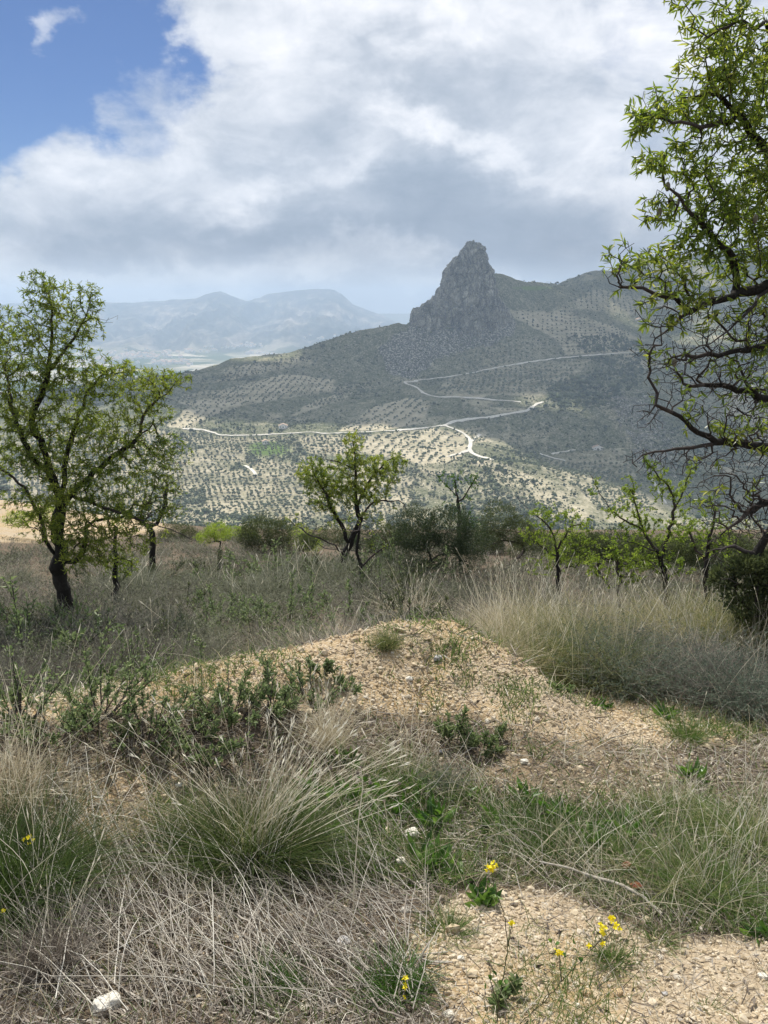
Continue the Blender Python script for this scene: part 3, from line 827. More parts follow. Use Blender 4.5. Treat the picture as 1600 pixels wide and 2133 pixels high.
# ------------------------------------------------------------------ unseen cloud above the frame, shaped to keep the sun off the far slopes
def build_shade_cloud():
    H = 1500.; k = H / math.sin(SUN_EL); ox = SUNV[0] * k; oy = SUNV[1] * k
    g = 26.
    gx = np.arange(-1500, 2300, g); gy = np.arange(700, 3300, g)
    Y, X = np.meshgrid(gy, gx, indexing='ij')
    n = fbm(X / 420, Y / 420, oct=5, seed=301, gain=.55)
    # edge of the shade on the ground: it starts past the lit groves, nearer on the right
    edge = np.interp(X, [-1500, -500, -250, -60, 60, 130, 210, 300, 420, 2300], [1290, 1270, 1260, 1240, 1240, 1190, 1070, 960, 890, 850])
    m = (Y - edge) / 110 + n * 1.6
    m = np.minimum(m, (3100 - Y) / 150 + n); m = np.minimum(m, (X + 1400) / 120 + n); m = np.minimum(m, (2200 - X) / 120 + n)
    hole = fbm(X / 170, Y / 170, oct=4, seed=305) * 2.6 + 1.0
    m = np.minimum(m, hole)
    inside = m > 0
    th = np.sqrt(np.clip(m, 0, 4)) * 70
    zt = H + 40 + th * 1.2 + fbm(X / 90, Y / 90, oct=4, seed=307) * 40 * (th > 0); zb = H - th * .25 + fbm(X / 70, Y / 70, oct=3, seed=309) * 14 - 20
    cell = inside[:-1, :-1] & inside[1:, :-1] & inside[:-1, 1:] & inside[1:, 1:]
    i = np.arange(X.size).reshape(X.shape); nV = X.size
    q = np.stack([i[:-1, :-1], i[:-1, 1:], i[1:, 1:], i[1:, :-1]], -1)[cell]
    V = np.vstack([np.column_stack([(X + ox).ravel(), (Y + oy).ravel(), zb.ravel()]), np.column_stack([(X + ox).ravel(), (Y + oy).ravel(), zt.ravel()])])
    e = {}
    sides = []
    allq = q
    E = np.concatenate([allq[:, [0, 1]], allq[:, [1, 2]], allq[:, [2, 3]], allq[:, [3, 0]]])
    key = np.sort(E, 1); uq, inv, cnt = np.unique(key[:, 0].astype(np.int64) * nV + key[:, 1], return_inverse=True, return_counts=True)
    B = E[cnt[inv] == 1]
    side = np.stack([B[:, 0], B[:, 1], B[:, 1] + nV, B[:, 0] + nV], -1)
    f = np.vstack([q[:, ::-1], q + nV, side])
    used = np.unique(f); remap = np.zeros(len(V), int); remap[used] = np.arange(len(used))
    mt, N = mat_base("shade_cloud_white")
    d = N.n('ShaderNodeBsdfDiffuse'); d.inputs[0].default_value = (.9, .9, .92, 1)
    t = N.n('ShaderNodeBsdfTranslucent'); t.inputs[0].default_value = (.9, .9, .92, 1)
    mx = N.n('ShaderNodeMixShader'); mx.inputs[0].default_value = .72; N.link(d.outputs[0], mx.inputs[1]); N.link(t.outputs[0], mx.inputs[2])
    o = N.n('ShaderNodeOutputMaterial'); N.link(mx.outputs[0], o.inputs[0])
    ob = link_mesh("shade_cloud", V[used], remap[f].ravel(), np.full(len(f), 4), mt, None, None, True)
    tag(ob, kind='structure')
build_shade_cloud()
# ------------------------------------------------------------------ tracks on the hillside
def flat_mat(name, col, rough=.9, var=.15, scale=.4):
    m, N = mat_base(name)
    P = N.n('ShaderNodeNewGeometry').outputs['Position']
    n = N.noise(P, scale, 5, .65)
    c = N.mix(N.smooth(n, .3, .7), tuple(k * (1 - var) for k in col), tuple(min(1, k * (1 + var)) for k in col))
    d = N.n('ShaderNodeBsdfDiffuse'); N.link(c, d.inputs[0]); o = N.n('ShaderNodeOutputMaterial'); N.link(d.outputs[0], o.inputs[0])
    return m
MAT_ROAD = flat_mat("pale_dirt_track", (.66, .62, .53))
ROADS = [
 ([(448, 902), (456, 906), (500, 907), (560, 905), (610, 902), (652, 900), (668, 903), (700, 902), (760, 900), (800, 898), (835, 896)], 2.6),
 ([(830, 896), (880, 892), (925, 886), (945, 878), (970, 873), (1010, 870), (1060, 862), (1095, 856), (1110, 848), (1118, 841), (1131, 837)], 5.0),
 ([(870, 794), (852, 796), (841, 795), (846, 800), (862, 804), (873, 810), (880, 818), (895, 824), (912, 827), (950, 827), (990, 829), (1040, 834), (1085, 837)], 5.0),
 ([(862, 793), (905, 788), (965, 780), (985, 776), (1020, 768), (1060, 761), (1110, 752), (1160, 746), (1210, 741), (1255, 738), (1330, 733), (1400, 728)], 2.8),
 ([(925, 886), (945, 893), (965, 902), (978, 912), (982, 924), (976, 936), (985, 945), (1000, 951), (1025, 958)], 5.5),
 ([(976, 938), (958, 945), (930, 952)], 4.0), ([(1000, 905), (990, 914), (982, 920)], 3.5),
 ([(1125, 945), (1150, 953), (1178, 960)], 3.0), ([(1150, 945), (1190, 938), (1205, 936)], 3.0), ([(1350, 985), (1362, 1005), (1372, 1025), (1388, 1048)], 3.0),
 ([(510, 970), (525, 978), (533, 990)], 4.0), ([(380, 893), (420, 894), (448, 902)], 4.0),
]
ROAD_PX = []
for pl, wid in ROADS:
    q = np.array(pl, float); seg = np.hypot(*np.diff(q, axis=0).T); s = np.concatenate([[0], np.cumsum(seg)])
    t = np.linspace(0, s[-1], max(6, int(s[-1] / 2.5)))
    qx = np.interp(t, s, q[:, 0]); qy = np.interp(t, s, q[:, 1])
    p, ok = hill_at(qx, qy)
    p = p[ok]
    if len(p) < 4: continue
    for _ in range(4):
        p[1:-1, :2] = (p[:-2, :2] + 2 * p[1:-1, :2] + p[2:, :2]) / 4
    d = np.gradient(p[:, :2], axis=0); d /= np.maximum(np.linalg.norm(d, axis=1, keepdims=True), 1e-6)
    n = np.stack([-d[:, 1], d[:, 0]], 1)
    cols = []
    for o_ in (-.5, 0, .5):
        e = p[:, :2] + n * wid * .95 * o_ * (1 + .45 * fbm(t[ok] / 12 + o_ * 9, t[ok] * 0, oct=2, seed=5))[:, None]
        cols.append(np.column_stack([e, hill_z(e[:, 0], e[:, 1]) + .75]))
    V = np.stack(cols, 1).reshape(-1, 3); f = grid_faces(len(p), 3)
    tag(link_mesh("road", V, f.ravel(), np.full(len(f), 4), MAT_ROAD), kind='structure')
    ROAD_PX.append(np.column_stack(proj(p[:, 0], p[:, 1], p[:, 2])))
def road_dist(px, py):
    b = np.full(np.shape(px), 1e9)
    for r in ROAD_PX:
        rr = r[::3] if len(r) > 9 else r
        b = np.minimum(b, polydist(px, py, [tuple(k) for k in rr])[0])
    return b

# ------------------------------------------------------------------ olive groves and scrub
MAT_OLIVE = solid_mat("olive_foliage", [(.2, (.06, .072, .04)), (.5, (.105, .122, .07)), (.9, (.18, .195, .12))], nscale=.9, bump=.6, bdist=.5)
MAT_SCRUB = solid_mat("scrub_foliage", [(.2, (.026, .04, .02)), (.55, (.055, .075, .034)), (.9, (.13, .145, .07))], nscale=.8, bump=.6, bdist=.5)

def grove_points():
    out = []
    rng = np.random.default_rng(11)
    for poly, ang, sa, sb, v, cw in GROVES:
        q = np.array(poly, float); cx, cy = q.mean(0); a = math.radians(ang)
        L = 24.
        h, ok = hill_at([cx, cx + L, cx - L, cx + L * math.cos(a), cx - L * math.cos(a)], [cy, cy, cy, cy - L * math.sin(a), cy + L * math.sin(a)])
        e2 = (h[1] - h[2])[:2] / (2 * L) * sa * math.sin(a) ** .5        # across the rows
        e1 = (h[3] - h[4])[:2] / (2 * L) * sb                            # along a row
        if np.linalg.norm(e1) < 3.4: e1 *= 3.4 / np.linalg.norm(e1)
        if np.linalg.norm(e1) > 15: e1 *= 15 / np.linalg.norm(e1)
        n = 90
        i, j = np.meshgrid(np.arange(-n, n + 1), np.arange(-n, n + 1)); i = i.ravel(); j = j.ravel()
        P = h[0][:2] + i[:, None] * e2 + j[:, None] * e1
        x, y = P[:, 0], P[:, 1]
        x = x + fbm(x / 90, y / 90, oct=2, seed=31) * 3; y = y + fbm(x / 90, y / 90, oct=2, seed=33) * 3
        x = x + rng.normal(0, .35, x.shape); y = y + rng.normal(0, .35, y.shape)
        k = (y > 600) & (y < 2600); x, y = x[k], y[k]
        z = hill_z(x, y); px, py = proj(x, y, z)
        k = inpoly(px + fbm(x / 30, y / 30, oct=2, seed=35) * 8, py, poly) & (rng.random(x.shape) > .08)
        out.append(np.column_stack([x, y, z, np.full(x.shape, cw)])[k])
    P = np.concatenate(out)
    px, py = proj(P[:, 0], P[:, 1], P[:, 2])
    return P[road_dist(px, py) > 3.0]

def blob_cluster(G, c, size, k, rng, rnd):
    """c (n,3) foot of crown, size (n,) crown width; k lumps each"""
    n = len(c); v, f = ICO
    for q in range(k):
        off = rng.normal(0, .20, (n, 3)) * size[:, None] * [1, 1, .6]
        s = size * rng.uniform(.45, .8, n) * (.62 if k > 3 else .8)
        p = c + off + np.array([0, 0, 1.0]) * (size * .42)[:, None]
        V = p[:, None] + v[None] * (s[:, None, None] * .5) * (1 + rng.uniform(-.3, .3, (n, 12, 1))) * [1, 1, .85]
        idx = (np.arange(n) * 12)[:, None, None] + f[None]
        G.add(V.reshape(-1, 3), idx.reshape(-1, 3), np.repeat(np.clip(rnd + rng.normal(0, .1, n), 0, 1), 12))

def build_groves():
    rng = np.random.default_rng(12)
    P = grove_points()
    # terraces of the near flank: irregular trees standing fairly close
    x = rng.uniform(-420, 330, 9000); y = rng.uniform(690, 1060, 9000); z = hill_z(x, y); px, py = proj(x, y, z)
    k = inpoly(px, py, [(340, 910), (640, 910), (760, 960), (1010, 1000), (1240, 1100), (200, 1110), (-50, 1000), (0, 900)]) & (fbm(x / 40, y / 40, oct=3, seed=77) > -.15)
    for g in GROVES: k &= ~inpoly(px, py, g[0])
    L = np.column_stack([x, y, z])[k]
    L = np.column_stack([L, np.full(len(L), 4.2)])
    P = np.concatenate([P, L[:1500]])
    px, py = proj(P[:, 0], P[:, 1], P[:, 2])
    P = P[(road_dist(px, py) > 2.0)]
    P = P[np.argsort(P[:, 1])]
    near, rest = P[:260], P[260:]
    # prototypes seen as single trees
    protos = []
    for s in range(5):
        G = Geo(); r2 = np.random.default_rng(200 + s)
        blob_cluster(G, np.zeros((1, 3)) + [0, 0, .6], np.array([4.4]), 12, r2, np.array([.5]))
        tubes(G, np.array([[[0, 0, -.5], [.1, 0, .6], [0, .1, 1.6]]]), np.array([[.3, .25, .18]]), 6, np.array([0.0]))
        protos.append(G)
    first = None
    for i, p in enumerate(near):
        if i < 5:
            o = protos[i].build("olive_tree", MAT_OLIVE); protos[i] = o
        else:
            o = protos[i % 5].copy(); COL.objects.link(o)
        o.location = p[:3]; s = rng.uniform(.85, 1.3); o.scale = (s, s, s * rng.uniform(.85, 1.1)); o.rotation_euler[2] = rng.uniform(0, 6.28)
        tag(o, "small grey-green olive tree on the terraced slope across the valley", "tree", "olive trees on the far slope")
    G = Geo()
    d = rest[:, 1]
    blob_cluster(G, rest[:, :3], rest[:, 3] * rng.uniform(.8, 1.25, len(rest)), 3, rng, rng.uniform(.2, .8, len(rest)))
    tag(G.build("olive_groves", MAT_OLIVE), "olive groves planted in rows over the far hillside", "grove", None, 'stuff')
build_groves()

def build_scrub():
    rng = np.random.default_rng(13)
    n = 170000
    y = 680 + 1900 * rng.random(n) ** 1.35; x = rng.uniform(-.62, .8, n) * y; z = hill_z(x, y); px, py = proj(x, y, z)
    den = .42 + 1.0 * fbm(x / 110, y / 110, oct=4, seed=131) + .35 * fbm(x / 25, y / 25, oct=2, seed=133)
    for g in GROVES: den = np.where(inpoly(px, py, g[0]), .01 if g[4] > .3 else .2, den)
    den = np.where(inpoly(px, py, [(1180, 700), (1250, 690), (1340, 720), (1330, 800), (1240, 850), (1130, 850), (1150, 800), (1250, 770)]), 1.6, den)
    den = np.where(inpoly(px, py, [(400, 790), (520, 770), (640, 740), (830, 690), (800, 770), (700, 790), (600, 780), (480, 800)]), np.maximum(den, .75), den)
    k = (rng.random(n) < den) & (road_dist(px, py) > 3.5) & (px > -150) & (px < 1750)
    x, y, z = x[k], y[k], z[k]; px = px[k]; py = py[k]
    s = rng.gamma(3, .75, len(x)) + .8
    s = np.where(inpoly(px, py, [(1180, 700), (1340, 700), (1340, 800), (1240, 850), (1130, 850)]), s * 2.0, s)
    G = Geo()
    blob_cluster(G, np.column_stack([x, y, z - s * .25]), s, 1, rng, rng.random(len(x)))
    big = rng.random(len(x)) < .35
    blob_cluster(G, np.column_stack([x, y, z - s * .2])[big], s[big] * 1.15, 2, rng, rng.random(big.sum()))
    tag(G.build("hillside_scrub", MAT_SCRUB), "dark scrub and bushes over the far hillside", "scrub", None, 'stuff')
build_scrub()

def boulders():
    rng = np.random.default_rng(14)
    x = rng.uniform(0, 320, 7000); y = rng.uniform(1250, 1640, 7000); z = hill_z(x, y); px, py = proj(x, y, z)
    k = inpoly(px, py, ROCKY) & (rng.random(len(x)) < .06)
    G = Geo(); rocks(G, np.column_stack([x, y, z])[k], rng.gamma(1.2, 1.9, k.sum()) + .4, rng, 1.0, None, .4)
    x = rng.uniform(200, 500, 4000); y = rng.uniform(850, 1350, 4000); z = hill_z(x, y); px, py = proj(x, y, z)
    k = inpoly(px, py, [(1240, 800), (1340, 800), (1400, 880), (1420, 1000), (1340, 1000), (1300, 900)])
    rocks(G, np.column_stack([x, y, z])[k], rng.gamma(1.3, 1.6, k.sum()) + .5, rng, 1.0, None, .4)
    tag(G.build("boulder_field", MAT_ROCK), "grey boulders and outcrops strewn below the rock tower", "boulders", None, 'stuff')
boulders()

# lone trees standing on the ridge
def ridge_trees():
    G = Geo(); rng = np.random.default_rng(15)
    blob_cluster(G, np.array([[0, 0, 2.2]]), np.array([7.]), 14, rng, np.array([.2]))
    tubes(G, np.array([[[0, 0, -1.], [.1, 0, 1.5], [0, .1, 4]]]), np.array([[.5, .4, .3]]), 6, np.array([0.]))
    proto = None
    for px, py, Y, s, lab in ((672, 731, 1424, 1.15, "rounded dark tree standing alone on the sloping ridge line"), (634, 740, 1400, .75, "smaller dark tree on the ridge line left of the rounded one"),
                              (531, 764, 1362, 1.0, "lowest of the lone trees on the ridge, above the striped grove"),
                              (1114, 590, 1700, .9, "dark tree on the skyline just right of the rock tower"), (1160, 594, 1770, 1.1, "tree beside the pale field in the ridge saddle"),
                              (1176, 590, 1800, .8, "small tree on the skyline right of the ridge saddle"), (1205, 580, 1990, .9, "tree on the skyline halfway up the right ridge")):
        p = at(px, py, Y); z = max(hill_z(p[0], Y), -1e9)
        if proto is None: proto = o = G.build("ridge_tree", MAT_SCRUB)
        else: o = proto.copy(); COL.objects.link(o)
        o.location = (p[0], Y, float(z) - .5); o.scale = (s, s, s); o.rotation_euler[2] = rng.uniform(0, 6)
        tag(o, lab, "tree", "lone trees on the ridge")
ridge_trees()

# ------------------------------------------------------------------ houses
MAT_WALL = flat_mat("whitewash", (.84, .80, .74), var=.06)
MAT_TILE = flat_mat("roof_tiles", (.50, .36, .27), var=.2)
def house_mesh(w, d, h, seed):
    V = []; F = []; M = []
    hw, hd = w / 2, d / 2; r = h + w * .22; ov = .5
    V += [(-hw, -hd, -3), (hw, -hd, -3), (hw, hd, -3), (-hw, hd, -3), (-hw, -hd, h), (hw, -hd, h), (hw, hd, h), (-hw, hd, h), (0, -hd, r), (0, hd, r)]
    F += [(0, 1, 5, 4), (1, 2, 6, 5), (2, 3, 7, 6), (3, 0, 4, 7), (4, 5, 8), (6, 7, 9)]; M += [0] * 6
    b = len(V)
    sl = (r - h) / hw
    V += [(-hw - ov, -hd - ov, h - ov * sl + .1), (0, -hd - ov, r + .1), (0, hd + ov, r + .1), (-hw - ov, hd + ov, h - ov * sl + .1), (hw + ov, -hd - ov, h - ov * sl + .1), (hw + ov, hd + ov, h - ov * sl + .1)]
    F += [(b, b + 1, b + 2, b + 3), (b + 1, b + 4, b + 5, b + 2)]; M += [1, 1]
    me = bpy.data.meshes.new("house"); me.from_pydata(V, [], F); me.materials.append(MAT_WALL); me.materials.append(MAT_TILE)
    for p, m_ in zip(me.polygons, M): p.material_index = m_
    return me
MAT_DARK = flat_mat("dark_window_glass", (.03, .035, .04))
def farmhouse(px, py, w, d, h, lab, rot):
    p, ok = hill_at([px], [py]); p = p[0]
    e = empty("farmhouse", p, lab, "house", "farm buildings on the far slope"); e.rotation_euler[2] = rot
    me = house_mesh(w, d, h, 0)
    wall = bpy.data.objects.new("wall", me); COL.objects.link(wall); wall.parent = e
    # separate roof mesh
    polys = [tuple(q.vertices) for q in me.polygons if q.material_index == 1]; vs = [tuple(v.co) for v in me.vertices]
    me2 = bpy.data.meshes.new("roof"); me2.from_pydata([(a, b, c + .05) for a, b, c in vs[10:]], [], [tuple(i - 10 for i in q) for q in polys]); me2.materials.append(MAT_TILE)
    roof = bpy.data.objects.new("roof", me2); COL.objects.link(roof); roof.parent = e
    me3 = bpy.data.meshes.new("wall"); me3.from_pydata(vs[:10], [], [(0, 1, 5, 4), (1, 2, 6, 5), (2, 3, 7, 6), (3, 0, 4, 7), (4, 5, 8), (6, 7, 9)]); me3.materials.append(MAT_WALL); wall.data = me3
    for k, x in enumerate((-w * .3, 0, w * .3)):
        m4 = bpy.data.meshes.new("window"); z0 = .2 if k == 1 else 1.2
        m4.from_pydata([(x - .6, -d / 2 - .05, z0), (x + .6, -d / 2 - .05, z0), (x + .6, -d / 2 - .05, 2.4), (x - .6, -d / 2 - .05, 2.4),
                        (x - .6, -d / 2 + .1, z0), (x + .6, -d / 2 + .1, z0), (x + .6, -d / 2 + .1, 2.4), (x - .6, -d / 2 + .1, 2.4)], [], [(0, 1, 2, 3), (0, 4, 5, 1), (3, 2, 6, 7)]); m4.materials.append(MAT_DARK)
        o4 = bpy.data.objects.new("door" if k == 1 else "window", m4); COL.objects.link(o4); o4.parent = e
farmhouse(590, 890, 12, 7, 3.6, "low white farmhouse above the winding track on the left slope", .1)
farmhouse(553, 923, 8, 6, 3.2, "small pale hut beside the green meadow below the track", .3)
farmhouse(1342, 640, 12, 8, 4, "white house high on the right slope near the big tree branches", -.3)
farmhouse(1331, 668, 14, 9, 4.5, "white house below another one on the right slope", .2)
farmhouse(1245, 934, 14, 6, 3.2, "long pale shed among the olives on the right valley floor", 0)

def village():
    rng = np.random.default_rng(21)
    meshes = [house_mesh(*a, 0) for a in ((12, 14, 10), (16, 12, 12), (12, 20, 8), (22, 14, 9))]
    spots = []
    for cx, cy, rx, ry, n, Y0 in ((300, 742, 70, 7, 90, 5900), (230, 752, 45, 6, 45, 5500), (350, 757, 60, 5, 40, 5300), (380, 733, 60, 4, 18, 6600), (520, 722, 30, 4, 14, 7000), (460, 726, 30, 3, 8, 6800), (700, 706, 60, 2, 10, 7300), (540, 738, 40, 3, 8, 6100)):
        for _ in range(n):
            spots.append((rng.normal(cx, rx * .5), rng.normal(cy, ry * .5)))
    G = []
    for px, py in spots:
        x, y, z = ray(px, py); sx, sz = x / y, z / y
        Y = 3500.
        while Y < 9300 and sz * Y > far_z(sx * Y, Y): Y += 25
        if Y >= 9300: continue
        o = bpy.data.objects.new("village_house", meshes[rng.integers(4)]); COL.objects.link(o)
        o.location = (sx * Y, Y, far_z(sx * Y, Y)); s = rng.uniform(1.1, 1.9); o.scale = (s, s, s); o.rotation_euler[2] = rng.uniform(0, 3.1)
        tag(o, "tiny pale house of the distant village at the foot of the mountain", "house", "houses of the distant village")
village()
# ------------------------------------------------------------------ trees
MAT_BARK = solid_mat("dark_almond_bark", [(.2, (.010, .009, .008)), (.6, (.028, .025, .022)), (.95, (.085, .078, .068))], nscale=45, bump=.9, bdist=.01)
MAT_TWIG = solid_mat("twig_bark", [(.2, (.022, .018, .016)), (.6, (.06, .05, .045)), (.95, (.20, .18, .165))], nscale=60, bump=.3, bdist=.003)
MAT_ALMOND = leaf_mat("almond_leaf", [(0, (.07, .115, .02)), (.35, (.15, .20, .032)), (.7, (.26, .305, .052)), (1, (.42, .43, .12))], trans=.5, rough=.42, spec=.45)
MAT_ALMOND_DARK = leaf_mat("almond_leaf_deep", [(0, (.075, .12, .024)), (.45, (.16, .215, .036)), (.8, (.30, .33, .06)), (1, (.46, .46, .14))], trans=.52, rough=.38, spec=.5)
MAT_LIME = leaf_mat("young_lime_leaf", [(0, (.12, .19, .03)), (.5, (.22, .29, .05)), (1, (.36, .42, .10))], trans=.5, rough=.5)
MAT_BUSHG = leaf_mat("bush_leaf", [(0, (.035, .05, .022)), (.5, (.08, .10, .04)), (1, (.15, .17, .07))], trans=.3, rough=.55)
MAT_BUSHD = leaf_mat("dark_bush_leaf", [(0, (.022, .038, .018)), (.5, (.045, .068, .030)), (1, (.095, .12, .055))], trans=.25, rough=.5)
MAT_FUZZ = solid_mat("almond_husk", [(.2, (.13, .13, .10)), (.9, (.24, .22, .17))], nscale=120, bump=.2)

def resample(pts, step, rng, jit=.15):
    pts = np.asarray(pts, float)
    s = np.concatenate([[0], np.cumsum(np.linalg.norm(np.diff(pts, axis=0), axis=1))])
    n = max(2, int(s[-1] / step) + 1); t = np.linspace(0, s[-1], n)
    # Catmull-like smoothing by interpolating then averaging
    q = np.stack([np.interp(t, s, pts[:, k]) for k in range(3)], 1)
    for _ in range(2):
        q[1:-1] = (q[:-2] + 2 * q[1:-1] + q[2:]) / 4
    q[1:-1] += rng.normal(0, step * jit, q[1:-1].shape)
    return q

class Tree:
    def __init__(s, cap=90000):
        s.P = np.zeros((cap, 3)); s.par = np.full(cap, -1, int); s.n = 0; s.leaf = np.zeros(cap); s.depth = np.zeros(cap)
    def node(s, p, par, leaf=0.0):
        i = s.n; s.P[i] = p; s.par[i] = par; s.leaf[i] = leaf; s.depth[i] = 0 if par < 0 else s.depth[par] + np.linalg.norm(s.P[par] - p); s.n += 1
        return i
    def limb(s, pts, step, rng, start=None, leaf=0.0, jit=.12):
        q = resample(pts, step, rng, jit)
        if s.n == 0: last = s.node(q[0], -1)
        else:
            last = int(np.argmin(((s.P[:s.n] - q[0]) ** 2).sum(1)))
        for p in q[1:]: last = s.node(p, last, leaf)
        return last
    def attach(s, targets, leaf, step, rng, curve=.35, sag=0.0, pathw=.12, jit=.18):
        tg = np.asarray(targets)
        d0 = np.array([np.sqrt(((s.P[:s.n] - t) ** 2).sum(1)).min() for t in tg])
        for k in np.argsort(d0):
            t = tg[k]; dd = np.sqrt(((s.P[:s.n] - t) ** 2).sum(1))
            i = int(np.argmin(dd + pathw * s.depth[:s.n])); d = dd[i]
            if d < step * .5: continue
            p0 = s.P[i]
            pd = s.P[i] - s.P[s.par[i]] if s.par[i] >= 0 else np.array([0, 0, 1.])
            pd = pd / max(np.linalg.norm(pd), 1e-6)
            c = p0 + pd * d * curve * rng.uniform(.6, 1.2) + np.array([0, 0, sag * d])
            m = max(1, int(d / step)); last = i
            off = np.zeros(3)
            for j in range(1, m + 1):
                u = j / m; off = off + rng.normal(0, step * jit, 3)
                q = (1 - u) ** 2 * p0 + 2 * u * (1 - u) * (c * .6 + (p0 + t) * .2) + u * u * t + off * (u < 1)
                last = s.node(q, last, leaf[k])
    def finish(s, r_tip, r_root):
        n = s.n; par = s.par[:n]
        cnt = np.zeros(n); haschild = np.zeros(n, bool); haschild[par[par >= 0]] = True
        cnt[~haschild] = 1
        for i in range(n - 1, 0, -1): cnt[par[i]] += cnt[i]
        e = math.log(cnt[0]) / math.log(max(r_root / r_tip, 1.5)) if cnt[0] > 1 else 2
        s.r = r_tip * cnt ** (1 / e)
        s.cnt = cnt; s.tipn = ~haschild
        return s
    def mesh(s, G, lo, hi, sides, rng, rough=0.0):
        """add every branch piece whose far-end radius lies in [lo, hi)"""
        n = s.n; par = s.par[:n]; P = s.P[:n]; r = s.r
        i = np.arange(1, n); i = i[(r[i] >= lo) & (r[i] < hi)]
        if len(i) == 0: return
        main = np.full(n, -1); order = np.argsort(r[1:]) + 1
        main[par[order]] = order           # the thickest child wins
        d = np.zeros((n, 3)); d[1:] = P[1:] - P[par[1:]]; d[0] = d[1]
        d = norm(d)
        nd = d.copy(); has = main >= 0; nd[has] = norm(d[has] + d[main[has]])
        p = par[i]; ismain = main[p] == i
        ds = np.where(ismain[:, None], nd[p], d[i]); rs = np.where(ismain, r[p], np.minimum(r[i] * 1.15, r[p]))
        if r[0] > 0: rs = np.where(p == 0, np.maximum(rs, r[0]), rs)
        Q = np.stack([P[p], P[i]], 1); R = np.stack([rs, r[i]], 1); D = np.stack([ds, nd[i]], 1)
        ref = np.array([.23, .97, .06]); alt = np.array([.1, .05, .99])
        A = np.cross(D, ref); bad = np.linalg.norm(A, axis=-1) < .12
        A[bad] = np.cross(D[bad], alt); A = norm(A); B = np.cross(D, A)
        a = np.arange(sides) * 2 * np.pi / sides
        V = Q[:, :, None] + R[:, :, None, None] * (A[:, :, None] * np.cos(a)[:, None] + B[:, :, None] * np.sin(a)[:, None])
        if rough:
            sc = 1 / max(r.max() * .7, .01)
            f = fbm(V[..., 0] * sc, V[..., 1] * sc, V[..., 2] * sc * .6, oct=3, seed=5)
            c = Q[:, :, None]
            V = c + (V - c) * (1 + rough * f[..., None])
        idx = np.arange(len(i) * 2 * sides).reshape(len(i), 2, sides); nx = np.roll(idx, -1, 2)
        f = np.stack([idx[:, 0], nx[:, 0], nx[:, 1], idx[:, 1]], -1).reshape(-1, 4)
        G.add(V.reshape(-1, 3), f, np.repeat(rng.random(len(i)) * .3 + .3, 2 * sides))
    def leaf_sites(s, rmax, per, rng):
        n = s.n; i = np.arange(1, n)
        k = (s.r[i] < rmax) & (rng.random(len(i)) < s.leaf[i])
        i = i[k]
        d = norm(s.P[i] - s.P[s.par[i]])
        m = rng.poisson(per, len(i)); 
        j = np.repeat(np.arange(len(i)), m)
        t = rng.random(len(j))[:, None]
        pos = s.P[s.par[i[j]]] * (1 - t) + s.P[i[j]] * t
        return pos, d[j], i[j]

def pblobs(blobs, rng, zdepth=1.0, dens=1.0):
    """targets in ellipsoids: (px, py, Y, rx, ry, n, leafiness), radii in photo pixels at that distance"""
    T, Lf = [], []
    for px, py, Y, rx, ry, n, lf in blobs:
        n = max(1, int(n * dens)); rx = rx * 1.12; ry = ry * 1.08; c = at(px, py, Y); k = Y / F
        u = rand_unit(n, rng) * (rng.random((n, 1)) ** .42)
        dz = (rx + ry) / 2 * zdepth
        T.append(c + u * np.array([rx * k, dz * k, ry * k])); Lf.append(np.full(n, lf))
    return np.concatenate(T), np.concatenate(Lf)

def plimb(pts, wob=0.0):
    return np.array([at(*p) for p in pts])

def make_tree(name, label, cat, limbs, blobs, seed, base_px, r_root, r_tip, step, leafmat, leafL, leafW, per, group=None, barkm=None, twigm=None,
              sag=0.0, leaf_down=.15, spread=.9, hexa=False, thick=.02, curve=.35, extra=None, rmax=None, zdepth=1.0, limb_leaf=0.0, jit=.18, pathw=.12, dens=1.0):
    rng = np.random.default_rng(seed)
    t = Tree()
    for k, l in enumerate(limbs): t.limb(plimb(l), step * 1.2, rng, leaf=limb_leaf if k else 0.0)
    T, Lf = pblobs(blobs, rng, zdepth, dens)
    t.attach(T, Lf, step, rng, curve=curve, sag=sag, jit=jit, pathw=pathw)
    t.finish(r_tip, r_root)
    base = at(*base_px) if base_px is not None else t.P[0].copy()
    e = empty(name, base, label, cat, group)
    G = Geo(); t.mesh(G, thick, 9, 12, rng, rough=.22)
    G.build("trunk", barkm or MAT_BARK, e, base, True)
    G = Geo(); t.mesh(G, thick * .3, thick, 6, rng, rough=.1); t.mesh(G, 0, thick * .3, 3, rng)
    G.build("branches", twigm or MAT_TWIG, e, base, True)
    pos, d, _ = t.leaf_sites(rmax or thick * .5, per, rng)
    G = Geo()
    ld = norm(d * .55 + rand_unit(len(pos), rng) * spread + np.array([0, 0, -leaf_down]))
    # tufts share a colour
    tuft = fbm(pos[:, 0] * 3, pos[:, 1] * 3, pos[:, 2] * 3, oct=2, seed=seed) * .35
    leaves(G, pos, ld, rng.uniform(.6, 1.15, len(pos)) * leafL, rng.uniform(.8, 1.2, len(pos)) * leafW, rng, np.clip(rng.normal(.45, .2, len(pos)) + tuft, 0, 1), hexa=hexa)
    G.build("crown", leafmat, e, base)
    return e, t, base

def ground_px(px, py, Y):
    """same as (px, py, Y) but set down on the ground there"""
    p = at(px, py, Y); z = float(ground_z(p[0], Y)) - .05
    qx, qy = proj(p[0], Y, z); return (px, float(qy), Y)

